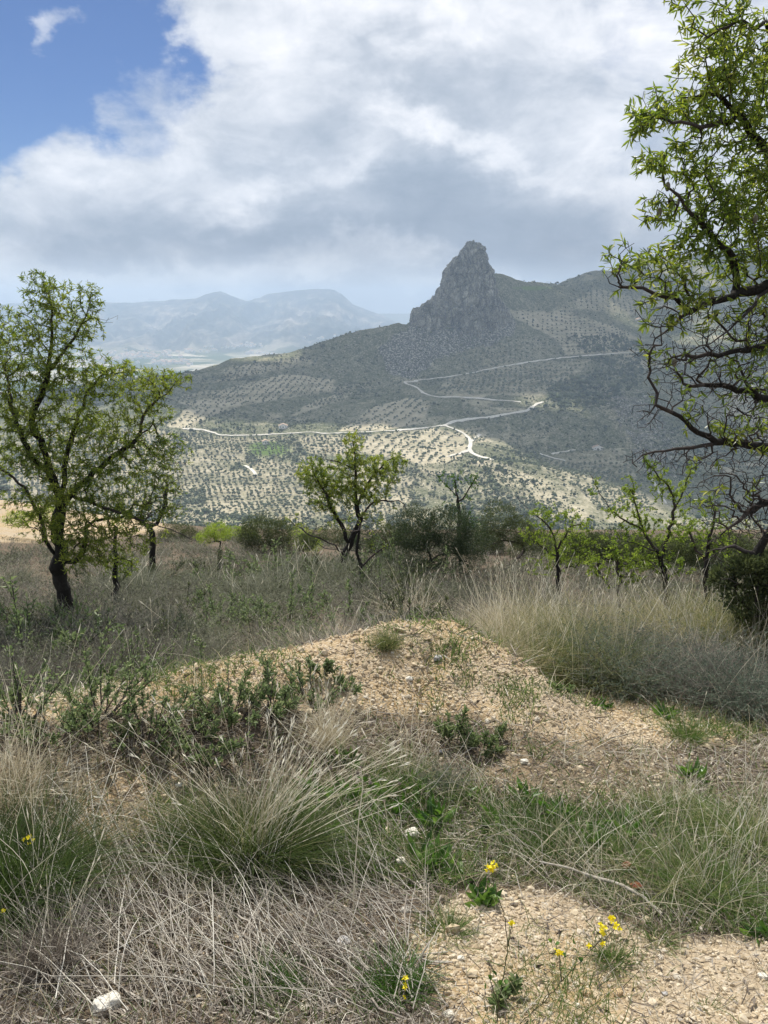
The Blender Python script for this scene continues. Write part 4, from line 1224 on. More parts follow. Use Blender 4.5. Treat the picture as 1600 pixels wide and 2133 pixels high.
# left almond
g0 = ground_px(140, 1290, 8.6)
make_tree("almond_tree", "tall almond tree with black forked trunk and yellow-green leaves at the left edge", "tree",
  [[g0, (140, 1250, 8.6), (120, 1195, 8.6), (128, 1165, 8.6), (118, 1100, 8.6), (128, 1040, 8.6), (105, 985, 8.6), (88, 930, 8.6)],
   [(128, 1165, 8.6), (98, 1140, 8.55), (88, 1090, 8.5), (72, 1050, 8.45), (48, 1010, 8.4), (15, 985, 8.4), (-35, 960, 8.4), (-80, 900, 8.4)],
   [(118, 1080, 8.6), (142, 1030, 8.7), (172, 1005, 8.7), (215, 968, 8.8), (250, 940, 8.8), (290, 915, 8.85), (320, 880, 8.9)],
   [(88, 930, 8.6), (60, 880, 8.6), (85, 830, 8.6), (100, 770, 8.7), (108, 720, 8.7), (112, 660, 8.75), (100, 610, 8.75)],
   [(100, 775, 8.7), (140, 725, 8.7), (165, 690, 8.75), (185, 640, 8.8)],
   [(105, 985, 8.6), (60, 950, 8.4), (40, 900, 8.3), (20, 830, 8.3), (10, 760, 8.3)],
   [(128, 1040, 8.6), (135, 970, 8.8), (150, 910, 8.9), (165, 860, 8.9), (190, 800, 9.0), (230, 770, 9.0)],
   [(140, 1030, 8.7), (200, 1050, 8.4), (250, 1070, 8.3), (300, 1085, 8.2)],
   [(290, 915, 8.85), (295, 860, 8.9), (340, 820, 8.9), (385, 785, 8.9)],
   [(150, 1180, 8.6), (155, 1172, 8.55), (175, 1150, 8.5), (178, 1100, 8.5)], [(60, 1030, 8.5), (20, 1018, 8.6), (-30, 1015, 8.6)]],
  [(78, 600, 8.75, 34, 36, 34, .95), (125, 620, 8.75, 40, 36, 34, .95), (190, 615, 8.8, 22, 36, 22, .9), (110, 680, 8.75, 75, 50, 90, .85), (180, 680, 8.8, 38, 34, 34, .8), (20, 690, 8.4, 50, 50, 50, .9), (-40, 740, 8.4, 60, 70, 50, .9),
   (60, 760, 8.5, 80, 60, 100, .9), (150, 770, 8.8, 75, 55, 90, .85), (240, 790, 8.95, 65, 42, 80, .9), (335, 795, 8.9, 62, 28, 55, .85), (300, 850, 8.9, 60, 45, 75, .85), (20, 850, 8.3, 70, 60, 80, .9), (110, 860, 8.6, 90, 60, 100, .8),
   (200, 890, 8.9, 80, 50, 90, .8), (275, 930, 8.8, 70, 45, 80, .85), (50, 940, 8.3, 80, 60, 90, .85), (150, 970, 8.6, 100, 55, 110, .85), (230, 1000, 8.6, 90, 45, 90, .8), (330, 990, 8.7, 50, 45, 50, .6), (-30, 950, 8.3, 60, 80, 60, .8),
   (110, 1040, 8.3, 80, 40, 70, .9), (160, 1110, 8.2, 70, 40, 60, .8), (90, 1090, 8.3, 60, 34, 36, .8), (200, 1150, 8.2, 60, 34, 40, .8), (250, 1180, 8.4, 40, 24, 20, .7), (150, 1170, 8.1, 30, 24, 14, .8), (340, 1060, 8.5, 50, 30, 40, .5), (290, 1120, 8.4, 60, 34, 44, .6), (360, 940, 8.8, 40, 40, 44, .6), (220, 1070, 8.4, 85, 45, 80, .8), (300, 1060, 8.3, 60, 40, 50, .5), (30, 1050, 8.4, 45, 45, 35, .45), (215, 1140, 8.3, 60, 40, 34, .7), (370, 1000, 8.7, 25, 40, 20, .2), (230, 665, 8.9, 20, 12, 4, 0.0), (170, 840, 8.7, 100, 110, 60, .7)],
  1, g0, .082, .0019, .075, MAT_ALMOND, .060, .0115, 11.5, thick=.022, dens=2.6, rmax=.012)

# tree standing behind it, to the right
g1 = ground_px(318, 1130, 13.5)
make_tree("almond_tree", "small leaning almond tree with bare hooked branch behind the large left almond", "tree",
  [[g1, (318, 1105, 13.5), (312, 1092, 13.5), (290, 1078, 13.4), (268, 1075, 13.4)], [(318, 1100, 13.5), (335, 1082, 13.5), (345, 1050, 13.6), (350, 1010, 13.6)],
   [(290, 1078, 13.4), (330, 1095, 13.2), (370, 1108, 13.1), (405, 1128, 13.0)]],
  [(350, 990, 13.6, 38, 40, 60, .4), (310, 1030, 13.5, 40, 30, 50, .7), (270, 1050, 13.4, 30, 25, 30, .7), (395, 1120, 13.1, 18, 14, 14, .05), (365, 1050, 13.5, 25, 25, 24, .2)],
  2, g1, .055, .003, .1, MAT_ALMOND, .065, .014, 5, thick=.025)

g1b = ground_px(240, 1215, 9.8)
make_tree("almond_tree", "slender leaf-covered almond sapling right behind the left almond's trunk", "tree",
  [[g1b, (240, 1180, 9.8), (238, 1140, 9.8), (245, 1100, 9.9)]],
  [(245, 1120, 9.8, 40, 60, 60, .85), (262, 1180, 9.8, 30, 25, 20, .8), (225, 1060, 9.8, 35, 30, 24, .8)],
  3, g1b, .035, .0022, .08, MAT_ALMOND, .06, .012, 6, thick=.015, limb_leaf=.7)

# middle almond
g2 = ground_px(717, 1188, 14.5)
make_tree("almond_tree", "wide-crowned almond tree in the middle with bare grey lower branches", "tree",
  [[g2, (722, 1172, 14.5), (712, 1150, 14.5), (690, 1130, 14.4), (668, 1122, 14.3), (648, 1112, 14.2), (620, 1100, 14.2), (596, 1078, 14.2), (582, 1064, 14.2)],
   [(718, 1160, 14.5), (727, 1130, 14.5), (740, 1105, 14.5), (748, 1085, 14.5), (762, 1060, 14.6), (785, 1040, 14.7), (820, 1042, 14.7), (858, 1055, 14.7)],
   [(748, 1085, 14.5), (744, 1050, 14.6), (738, 1000, 14.6), (742, 960, 14.6), (735, 920, 14.6)],
   [(727, 1130, 14.5), (700, 1080, 14.3), (680, 1030, 14.2), (655, 990, 14.2)],
   [(740, 1060, 14.6), (765, 1010, 14.8), (790, 970, 14.8), (830, 950, 14.8)], [(742, 980, 14.6), (700, 960, 14.4), (672, 955, 14.4)]],
  [(650, 985, 14.2, 36, 34, 80, .95), (690, 1000, 14.3, 36, 30, 70, .9), (738, 925, 14.6, 24, 28, 36, .8), (735, 965, 14.6, 45, 26, 70, .85), (790, 985, 14.7, 45, 36, 90, .9), (825, 965, 14.8, 24, 24, 34, .9), (720, 1020, 14.4, 55, 30, 100, .8),
   (690, 1050, 14.3, 45, 26, 60, .7), (770, 1030, 14.7, 45, 25, 60, .55), (665, 1030, 14.3, 35, 24, 40, .6), (740, 1080, 14.5, 60, 24, 60, .25), (640, 1095, 14.2, 40, 14, 36, .12), (830, 1060, 14.7, 36, 20, 36, .05), (610, 1080, 14.2, 20, 12, 10, .05), (680, 938, 14.4, 14, 12, 6, 0)],
  4, g2, .07, .0024, .11, MAT_ALMOND, .068, .016, 16, thick=.03, dens=2.4, rmax=.016)

g2b = ground_px(752, 1222, 11.8)
make_tree("sapling", "thin dark-stemmed sapling standing just in front of the middle almond", "tree",
  [[g2b, (753, 1195, 11.8), (750, 1165, 11.8), (742, 1140, 11.8), (748, 1105, 11.8)], [(752, 1175, 11.8), (775, 1155, 11.8), (800, 1140, 11.8)]],
  [(745, 1090, 11.8, 35, 35, 30, .15), (790, 1130, 11.8, 36, 22, 26, .5), (715, 1110, 11.8, 20, 25, 14, .1)],
  5, g2b, .035, .0025, .1, MAT_ALMOND, .06, .014, 4, thick=.018)

# right, near: the big almond whose trunk is outside the frame
g3 = (1900, 2250, 4.1)
b3 = at(*g3); b3z = float(ground_z(b3[0], b3[1])) - .1
q3 = proj(b3[0], b3[1], b3z); g3 = (float(q3[0]), float(q3[1]), 4.1)
e3, t3, base3 = make_tree("almond_tree", "big almond tree leaning in from the right edge with drooping bare twigs", "tree",
  [[g3, (1850, 1700, 4.0), (1790, 1350, 3.9), (1745, 1100, 3.8), (1720, 850, 3.7), (1700, 600, 3.7), (1690, 350, 3.7), (1660, 120, 3.7), (1620, -80, 3.7), (1590, -250, 3.7)],
   [(1700, 600, 3.7), (1650, 580, 3.6), (1600, 592, 3.55), (1545, 612, 3.5), (1490, 625, 3.45), (1440, 640, 3.4), (1400, 675, 3.35), (1365, 705, 3.3)],
   [(1545, 612, 3.5), (1540, 560, 3.5), (1515, 520, 3.45), (1485, 490, 3.4), (1450, 450, 3.4), (1415, 420, 3.35), (1398, 395, 3.3)],
   [(1690, 450, 3.7), (1640, 370, 3.6), (1590, 300, 3.6), (1540, 240, 3.55), (1505, 190, 3.5), (1450, 200, 3.45), (1370, 210, 3.4)],
   [(1540, 250, 3.55), (1490, 260, 3.4), (1430, 262, 3.3), (1360, 245, 3.2)],
   [(1660, 120, 3.7), (1600, 60, 3.6), (1550, 40, 3.5), (1500, 60, 3.45), (1460, 90, 3.4)],
   [(1720, 850, 3.7), (1660, 820, 3.6), (1600, 830, 3.5), (1545, 815, 3.45), (1500, 800, 3.4), (1440, 805, 3.35)],
   [(1730, 980, 3.75), (1670, 940, 3.6), (1600, 935, 3.5), (1545, 920, 3.45), (1495, 925, 3.4), (1450, 895, 3.35), (1420, 872, 3.3), (1375, 838, 3.2), (1320, 845, 3.2)],
   [(1495, 925, 3.4), (1440, 935, 3.3), (1390, 935, 3.25), (1335, 950, 3.2), (1318, 965, 3.2)],
   [(1745, 1100, 3.8), (1680, 1060, 3.6), (1600, 1040, 3.5), (1560, 1070, 3.4), (1500, 1110, 3.35), (1450, 1160, 3.3)],
   [(1600, 592, 3.55), (1560, 650, 3.4), (1500, 700, 3.3), (1430, 740, 3.25), (1340, 780, 3.2)],
   [(1690, 700, 3.7), (1640, 690, 3.5), (1580, 720, 3.4), (1520, 740, 3.35), (1470, 735, 3.3), (1400, 745, 3.3)], [(1440, 640, 3.4), (1380, 610, 3.3), (1310, 600, 3.25), (1270, 590, 3.2)]],
  [(1420, -10, 3.4, 26, 30, 8, .9), (1500, 40, 3.5, 70, 50, 46, .9), (1570, 120, 3.6, 60, 80, 70, .9), (1480, 130, 3.45, 70, 50, 60, .9), (1360, 225, 3.25, 48, 34, 34, .95), (1335, 255, 3.2, 30, 34, 22, .95), (1430, 220, 3.4, 50, 40, 44, .9),
   (1500, 240, 3.5, 80, 60, 84, .9), (1580, 260, 3.6, 50, 80, 60, .9), (1360, 335, 3.3, 38, 22, 20, .9), (1430, 330, 3.4, 60, 40, 50, .85), (1530, 360, 3.5, 90, 60, 90, .9), (1480, 430, 3.4, 80, 45, 80, .95), (1570, 450, 3.6, 60, 60, 70, .95),
   (1370, 440, 3.3, 40, 40, 26, .7), (1440, 510, 3.4, 60, 40, 56, .9), (1540, 540, 3.5, 80, 50, 70, .85), (1300, 545, 3.2, 46, 42, 36, .55), (1370, 550, 3.3, 50, 40, 46, .6), (1290, 590, 3.2, 30, 25, 16, .3), (1420, 590, 3.35, 50, 30, 40, .45),
   (1380, 650, 3.3, 55, 40, 95, 0.099), (1460, 660, 3.35, 60, 40, 119, 0.072), (1550, 680, 3.4, 60, 60, 136, 0.054), (1360, 730, 3.25, 45, 35, 61, 0.072), (1440, 740, 3.3, 60, 45, 136, 0.054), (1530, 780, 3.4, 70, 60, 153, 0.054), (1590, 720, 3.5, 50, 80, 119, 0.068),
   (1400, 800, 3.3, 60, 45, 68, 0.054), (1480, 860, 3.35, 60, 50, 95, 0.072), (1560, 880, 3.45, 60, 60, 119, 0.045), (1350, 870, 3.2, 40, 30, 30, 0.018), (1350, 960, 3.25, 50, 30, 44, 0.013), (1440, 960, 3.3, 60, 36, 85, 0.023), (1540, 990, 3.4, 70, 60, 153, 0.027),
   (1480, 1030, 3.35, 50, 40, 74, 0.023), (1560, 1090, 3.4, 60, 50, 119, 0.027), (1520, 900, 3.4, 22, 22, 20, 0.900), (1440, 860, 3.3, 20, 20, 8, 0.800), (1560, 700, 3.4, 60, 80, 150, .12), (1560, 860, 3.4, 60, 80, 150, .06), (1580, 1010, 3.4, 50, 80, 140, .04), (1480, 780, 3.3, 60, 60, 70, .08), (1600, 560, 3.6, 50, 90, 80, .9), (1590, 400, 3.6, 40, 80, 60, .9), (1560, 150, 3.5, 70, 100, 60, .9), (1500, 1080, 3.35, 60, 60, 70, .03), (1450, 620, 3.3, 60, 40, 50, .5), (1700, 200, 3.9, 130, 250, 120, .8), (1760, 700, 4.0, 130, 300, 130, .5)],
  6, g3, .052, .0013, .045, MAT_ALMOND_DARK, .046, .0088, 5.6, thick=.009, hexa=True, leaf_down=.35, sag=-.12, curve=.5, jit=.24, rmax=.0065, dens=1.9)
rng = np.random.default_rng(66)
for (px, py, Y) in ((1391, 388, 3.3), (1397, 418, 3.3), (1374, 441, 3.28), (1405, 755, 3.25), (1574, 455, 3.45)):
    G = Geo(); v, f = ICO
    p = at(px, py, Y) - base3
    # a plump pointed husk: two rings of an ellipsoid
    th = np.linspace(0, np.pi, 9); ph = np.arange(10) * 2 * np.pi / 10
    V = np.array([[.011 * math.sin(a) * math.cos(b), .009 * math.sin(a) * math.sin(b), .017 * math.cos(a) * (1.15 if a > 1.5 else 1)] for a in th for b in ph]) + p
    i = np.arange(90).reshape(9, 10); nx = np.roll(i, -1, 1)
    G.add(V, np.stack([i[:-1], nx[:-1], nx[1:], i[1:]], -1).reshape(-1, 4), .5)
    P0 = np.array([[p + [0, 0, .016], p + [.002, 0, .028], p + [.006, 0, .04]]])
    tubes(G, P0, np.full((1, 3), .0012), 4, np.array([0.]))
    G.build("almond", MAT_FUZZ, e3)

# middle distance, right
def small_tree(px, py, Y, label, limbs, blobs, seed, mat, r=.04, L=.05, W=.014, per=5, step=.09, name="young_almond_tree", **kw):
    g = ground_px(px, py, Y)
    return make_tree(name, label, "tree" if 'tree' in name else "shrub", [[g] + limbs[0]] + limbs[1:], blobs, seed, g, r, .0022, step, mat, L, W, per, **kw)
small_tree(960, 1110, 15, "upright young tree with glossy dark-green spurs rising above the dark bush",
  [[(958, 1085, 15), (955, 1050, 15), (950, 1020, 15), (945, 990, 15)], [(955, 1050, 15), (980, 1015, 15), (995, 985, 15)], [(950, 1030, 15), (925, 1010, 15), (912, 990, 15)]],
  [(930, 1000, 15, 24, 28, 22, .95), (985, 1000, 15, 20, 24, 18, .95), (950, 990, 15, 30, 15, 14, .9), (955, 1050, 15, 36, 30, 24, .9), (965, 1085, 15, 36, 24, 30, .9)], 11, leaf_mat("spur_leaf", [(0, (.05, .10, .02)), (1, (.12, .22, .04))], .4), r=.045, W=.022, per=9, limb_leaf=.9, zdepth=.7)
small_tree(1392, 1225, 8.6, "lime-leaved young almond with open spreading limbs left of the big right almond",
  [[(1385, 1190, 8.6), (1370, 1150, 8.6), (1345, 1115, 8.6), (1325, 1095, 8.6), (1280, 1070, 8.6), (1250, 1030, 8.6), (1228, 985, 8.6)], [(1375, 1170, 8.6), (1390, 1120, 8.7), (1405, 1070, 8.7), (1400, 1020, 8.7), (1370, 990, 8.7), (1345, 960, 8.7)],
   [(1345, 1115, 8.6), (1325, 1060, 8.5), (1318, 1010, 8.5), (1312, 985, 8.5)], [(1405, 1060, 8.7), (1430, 1010, 8.7), (1440, 975, 8.7)], [(1370, 1150, 8.6), (1300, 1125, 8.5), (1255, 1118, 8.5)]],
  [(1240, 1010, 8.6, 18, 26, 8, .6), (1280, 1065, 8.6, 30, 20, 18, .8), (1310, 1030, 8.5, 30, 40, 26, .85), (1340, 1080, 8.6, 40, 30, 30, .85), (1370, 1000, 8.7, 24, 44, 26, .95), (1350, 965, 8.7, 16, 20, 10, .95), (1415, 1030, 8.7, 40, 40, 34, .9), (1440, 980, 8.7, 16, 24, 10, .9), (1420, 1100, 8.7, 44, 36, 36, .85), (1300, 1110, 8.5, 50, 24, 26, .8), (1360, 1135, 8.6, 50, 30, 30, .7), (1390, 1180, 8.6, 60, 26, 40, .7), (1330, 1170, 8.6, 40, 24, 24, .7)],
  12, MAT_LIME, r=.032, L=.034, W=.015, per=13, step=.055, dens=1.9, limb_leaf=.7, zdepth=.6, jit=.2)
small_tree(1165, 1190, 10.5, "low tangled lime-leaved almond bush with a bare arching twig above the tall grass",
  [[(1160, 1150, 10.5), (1150, 1100, 10.5), (1110, 1070, 10.5), (1085, 1045, 10.5), (1060, 1010, 10.5)], [(1160, 1150, 10.5), (1180, 1110, 10.5), (1200, 1075, 10.5)], [(1155, 1160, 10.5), (1120, 1130, 10.5), (1100, 1100, 10.5)]],
  [(1140, 1070, 10.5, 40, 26, 36, .9), (1190, 1085, 10.5, 45, 28, 44, .9), (1120, 1110, 10.5, 44, 30, 40, .85), (1215, 1120, 10.5, 45, 30, 44, .85), (1160, 1130, 10.5, 50, 34, 50, .8), (1150, 1175, 10.5, 60, 26, 44, .8), (1210, 1165, 10.5, 44, 24, 30, .8), (1085, 1035, 10.5, 8, 8, 2, 0)], 13, MAT_LIME, r=.03, L=.034, W=.016, per=12, step=.065, limb_leaf=.6, dens=1.8)
small_tree(1290, 1230, 8.2, "short lime-leaved sapling half sunk in the tall straw grass",
  [[(1290, 1190, 8.2), (1280, 1150, 8.2), (1270, 1115, 8.2)]], [(1285, 1200, 8.2, 60, 24, 40, .8), (1280, 1150, 8.2, 50, 30, 40, .8), (1240, 1170, 8.2, 30, 24, 22, .8), (1320, 1170, 8.2, 34, 24, 24, .8)], 14, MAT_LIME, r=.025, L=.034, W=.015, per=12, step=.06, dens=1.8, limb_leaf=.6)
small_tree(1475, 1210, 7.6, "twiggy lime-leaved sapling beneath the drooping branches on the right",
  [[(1470, 1160, 7.6), (1480, 1110, 7.6), (1490, 1060, 7.6)], [(1470, 1170, 7.6), (1440, 1130, 7.6), (1430, 1090, 7.6)]],
  [(1480, 1060, 7.6, 36, 40, 36, .7), (1440, 1110, 7.6, 40, 30, 34, .75), (1500, 1130, 7.6, 45, 34, 40, .7), (1540, 1170, 7.6, 40, 26, 26, .7)], 15, MAT_LIME, r=.03, L=.036, W=.015, per=11, step=.06, dens=1.7, limb_leaf=.5)
small_tree(1588, 1200, 6.4, "thick grey-trunked tree leaning at the right edge under the drooping twigs",
  [[(1575, 1160, 6.4), (1590, 1110, 6.4), (1625, 1070, 6.4), (1680, 1020, 6.4)], [(1575, 1160, 6.4), (1530, 1130, 6.3), (1480, 1150, 6.2), (1450, 1185, 6.2)]],
  [(1560, 1090, 6.4, 50, 30, 40, .2), (1500, 1160, 6.3, 40, 25, 24, .1), (1650, 1000, 6.4, 60, 50, 40, .5)], 16, MAT_ALMOND, r=.05, L=.05, W=.013, per=4, step=.08, name="leaning_tree")

# bushes
def bush(px, py, Y, label, blobs, seed, mat, n_leaf, L, W, name="bush", r=.03, dens=.45):
    rng = np.random.default_rng(seed); g = ground_px(px, py, Y); base = at(*g)
    t = Tree(40000)
    t.node(base, -1)
    T, Lf = pblobs(blobs, rng, .9)
    t.attach(T, Lf, .12, rng, curve=.3, pathw=.0, jit=.15)
    t.finish(.002, r)
    e = empty(name, base, label, "bush")
    G = Geo(); t.mesh(G, 0, 9, 4, rng); G.build("stems", MAT_TWIG, e, base)
    tot = sum(b[5] for b in blobs); G = Geo()
    for b in blobs:
        n = int(n_leaf * b[5] / tot); c = at(b[0], b[1], b[2]); k = b[2] / F
        u = rand_unit(n, rng) * (rng.random((n, 1)) ** .3)
        lump = .95 + .55 * fbm(u[:, 0] * 2.6 + b[0], u[:, 1] * 2.6, u[:, 2] * 2.6, oct=4, seed=seed)[:, None]
        p = c + u * lump * np.array([b[3] * k, (b[3] + b[4]) * .45 * k, b[4] * k])
        cl = fbm(p[:, 0] * 7, p[:, 1] * 7, p[:, 2] * 7, oct=2, seed=seed)
        keep = cl > -.12 / dens
        p = p[keep]; cl = cl[keep]; uu = u[keep]
        d = norm(uu + rand_unit(len(p), rng) * .8 + [0, 0, .5])
        leaves(G, p, d, rng.uniform(.7, 1.2, len(p)) * L, W, rng, np.clip(rng.normal(.5, .18, len(p)) + cl * .35, 0, 1))
    G.build("foliage", mat, e, base)
    return e
bush(560, 1165, 19, "large round olive-green bush left of the middle almond", [(545, 1105, 19, 48, 38, 60, 1), (585, 1112, 19, 36, 34, 40, 1), (515, 1120, 19, 26, 26, 24, 1), (560, 1140, 19, 58, 24, 30, 1)], 21, MAT_BUSHG, 15000, .055, .014)
bush(455, 1150, 21, "small bright lime bush left of the round olive-green one", [(455, 1108, 21, 32, 22, 30, 1), (430, 1120, 21, 24, 16, 16, 1)], 22, MAT_LIME, 5000, .05, .014)
bush(610, 1160, 20, "pale yellow-green bush between the round bush and the middle almond", [(625, 1120, 20, 28, 26, 30, 1), (650, 1135, 20, 24, 20, 20, 1)], 23, MAT_LIME, 3000, .05, .014)
bush(900, 1195, 14, "large dark feathery bush behind the straw grass at the centre", [(865, 1105, 13, 56, 54, 60, 1), (935, 1100, 13, 56, 54, 60, 1), (905, 1160, 13, 90, 50, 60, 1), (985, 1130, 13, 44, 50, 30, 1)], 24, MAT_BUSHD, 34000, .045, .009)
bush(1060, 1170, 16, "grey-green bush right of the upright young tree", [(1040, 1080, 16, 46, 40, 40, 1), (1080, 1105, 16, 40, 34, 40, 1), (1020, 1120, 16, 40, 30, 30, 1), (1120, 1130, 16, 50, 30, 30, 1)], 25, MAT_BUSHG, 14000, .05, .013)
bush(1560, 1215, 6.3, "dark glossy bush at the right edge below the leaning tree", [(1560, 1185, 6.3, 50, 30, 40, 1), (1610, 1200, 6.3, 50, 44, 40, 1), (1510, 1205, 6.3, 34, 26, 20, 1), (1570, 1245, 6.3, 70, 44, 60, 1), (1590, 1290, 6.3, 60, 34, 40, 1)], 26, MAT_BUSHG, 9000, .045, .020)
bush(1250, 1190, 13, "dense mixed green bush behind the young almonds", [(1230, 1140, 13, 60, 34, 60, 1), (1330, 1150, 13, 70, 34, 60, 1), (1430, 1150, 13, 60, 34, 50, 1), (1520, 1140, 13, 60, 34, 40, 1)], 27, MAT_BUSHG, 26000, .045, .016)
bush(90, 1100, 24, "pale yellow-green bush behind the left almond's forked trunk", [(100, 1070, 24, 30, 22, 30, 1), (40, 1080, 24, 40, 18, 30, 1)], 28, MAT_LIME, 3500, .06, .02)
bush(800, 1180, 15.5, "low yellow-green bush right behind the middle almond", [(820, 1110, 15.5, 34, 30, 30, 1), (790, 1140, 15.5, 36, 24, 26, 1), (640, 1130, 15.8, 26, 20, 20, 1)], 29, MAT_BUSHG, 7000, .045, .016)

# a loose screen of bushes where the slope drops away
for i, (px, Y, w, h, mt, lab) in enumerate([(370, 25, 44, 26, 0, "low grey-green bush at the brink behind the hooked bare branch"), (500, 26, 40, 20, 1, "pale lime bush at the brink between two darker bushes"), (690, 24, 50, 26, 0, "olive bush at the brink seen under the middle almond's crown"),
    (760, 22, 46, 30, 2, "dark bush at the brink right behind the middle almond's trunk"), (850, 21, 40, 34, 0, "olive bush left of the dark feathery bush"), (1000, 20, 50, 44, 2, "dark bush at the brink right of the upright young tree"), (1110, 19, 50, 36, 0, "olive bush behind the tangled lime-leaved almond"),
    (1190, 17, 46, 40, 1, "lime bush glowing behind the tangled almond bush"), (1290, 17, 60, 44, 2, "dark bush behind the short lime-leaved sapling"), (1390, 16, 60, 40, 1, "lime bush behind the open-limbed young almond"), (1480, 15, 60, 46, 2, "dark bush beneath the drooping twigs"), (1570, 15, 60, 50, 0, "olive bush at the right edge behind the leaning tree")]):
    g = ground_px(px, 1150, Y); yb = g[1]
    bush(px, 1150, Y, lab, [(px, yb - h * .8, Y, w, h, 60, 1), (px - w * .5, yb - h * .4, Y, w * .6, h * .6, 30, 1), (px + w * .55, yb - h * .5, Y, w * .6, h * .7, 30, 1)], 300 + i, (MAT_BUSHG, MAT_LIME, MAT_BUSHD)[mt], 9000, .05, .016)
# ------------------------------------------------------------------ ground cover
MAT_STONE = solid_mat("gravel_chip", [(.12, (.20, .155, .10)), (.35, (.38, .295, .185)), (.6, (.52, .43, .30)), (.8, (.58, .52, .42)), (1.0, (.68, .65, .58))], nscale=60, bump=.3, bdist=.002)
MAT_STRAW = leaf_mat("straw_stalk", [(0, (.24, .19, .12)), (.35, (.44, .38, .26)), (.7, (.64, .58, .44)), (1, (.80, .76, .64))], trans=.2, rough=.6)
MAT_OLD = leaf_mat("weathered_straw", [(0, (.13, .11, .09)), (.4, (.28, .25, .205)), (.75, (.46, .425, .36)), (1, (.68, .65, .57))], trans=.1, rough=.7)
MAT_LITTER = leaf_mat("grey_litter", [(0, (.07, .055, .045)), (.35, (.17, .14, .115)), (.75, (.33, .29, .24)), (1, (.52, .48, .41))], trans=.08, rough=.8)
MAT_GRASS = leaf_mat("grass_blade", [(0, (.045, .085, .02)), (.4, (.085, .145, .035)), (.66, (.16, .21, .07)), (.8, (.33, .31, .16)), (1, (.52, .46, .30))], trans=.4, rough=.5)
MAT_HEATH = leaf_mat("heath_stem", [(0, (.07, .06, .05)), (.3, (.165, .15, .13)), (.6, (.28, .26, .225)), (.85, (.40, .365, .29)), (1, (.58, .52, .40))], trans=.22, rough=.85)
MAT_HEATHG = leaf_mat("heath_leaf", [(0, (.06, .07, .042)), (.5, (.15, .16, .105)), (1, (.29, .29, .21))], trans=.3, rough=.7)
MAT_CISTUS = leaf_mat("shrub_leaf", [(0, (.075, .115, .045)), (.5, (.15, .20, .085)), (.85, (.25, .29, .14)), (1, (.36, .38, .22))], trans=.38, rough=.5, spec=.4)
MAT_HERB = leaf_mat("herb_leaf", [(0, (.035, .085, .015)), (.5, (.08, .165, .03)), (1, (.16, .25, .055))], trans=.35, rough=.4, spec=.45)
MAT_TUSSOCK = leaf_mat("tussock_blade", [(0, (.04, .07, .02)), (.5, (.10, .14, .045)), (.8, (.22, .22, .10)), (1, (.42, .37, .2))], trans=.35, rough=.5)

def G3(x, y): return np.stack([x, y, ground_z(x, y)], -1)
def in_zone(x, y, poly, feather=22, seed=0): return zone(x, y, ground_z(x, y), poly, feather, seed)
STONES = [(222, 2088, 40), (858, 1742, 26), (835, 1792, 20), (845, 1896, 20), (715, 1962, 24), (500, 1960, 16), (372, 1632, 16), (935, 2110, 20), (1092, 1588, 18), (1305, 1808, 24), (1325, 1848, 24)]
def clear_of_stones(x, y):
    px, py = proj(x, y, ground_z(x, y)); m = np.ones(np.shape(x))
    for a, b, r_ in STONES: m = m * (1 - .93 * np.exp(-(((px - a) / (r_ * 1.3)) ** 2 + ((py - b - r_ * .5) / (r_ * 1.3)) ** 2) ** 2))
    return m
def gravelness(x, y):
    z = ground_z(x, y); g = np.zeros(np.shape(x))
    for i, zp in enumerate((Z_MOUND, Z_PATH2, Z_CORNER, Z_LEFT)): g = np.maximum(g, zone(x, y, z, zp, seed=i) * (1., .42, 1., .4)[i])
    return g

def scatter(n, y0, y1, rng, wide=.62, pw=1.0):
    """points denser towards the viewer"""
    u = rng.random(n)
    y = y0 * (y1 / y0) ** (u ** pw); x = rng.uniform(-wide, wide, n) * (y + .3)
    return x, y

def build_gravel():
    rng = np.random.default_rng(31); G = Geo()
    x, y = scatter(150000, 1.45, 6.5, rng)
    g = gravelness(x, y)
    bare = .5 + .9 * fbm(x * 2.2, y * 2.2, oct=3, seed=44)
    k = rng.random(len(x)) < np.maximum(g * np.clip(bare, .35, 1) * .9, .06)
    x, y = x[k], y[k]; n = len(x)
    s = (.0045 + .0028 * y) * rng.gamma(3.0, .28, n)
    s = np.clip(s, .004, .06); big = rng.random(n) < .012; s[big] *= rng.uniform(1.5, 2.6, big.sum())
    p = G3(x, y); p[:, 2] += s * .12
    ochre = np.clip(rng.normal(.42, .2, n) + .25 * fbm(x, y, oct=2, seed=45) - .12 * in_zone(x, y, Z_MOUND), 0, 1)
    near_mound = in_zone(x, y, [(300, 1400), (700, 1290), (930, 1270), (1100, 1390), (1050, 1450), (700, 1440), (300, 1470)])
    ochre = np.where(near_mound, ochre * .85, ochre * .7 + .28)
    rocks(G, p, s, rng, .75, np.clip(ochre, 0, 1))
    tag(G.build("gravel", MAT_STONE), "loose ochre and white gravel chips covering the path and mound", "gravel", None, 'stuff')
build_gravel()

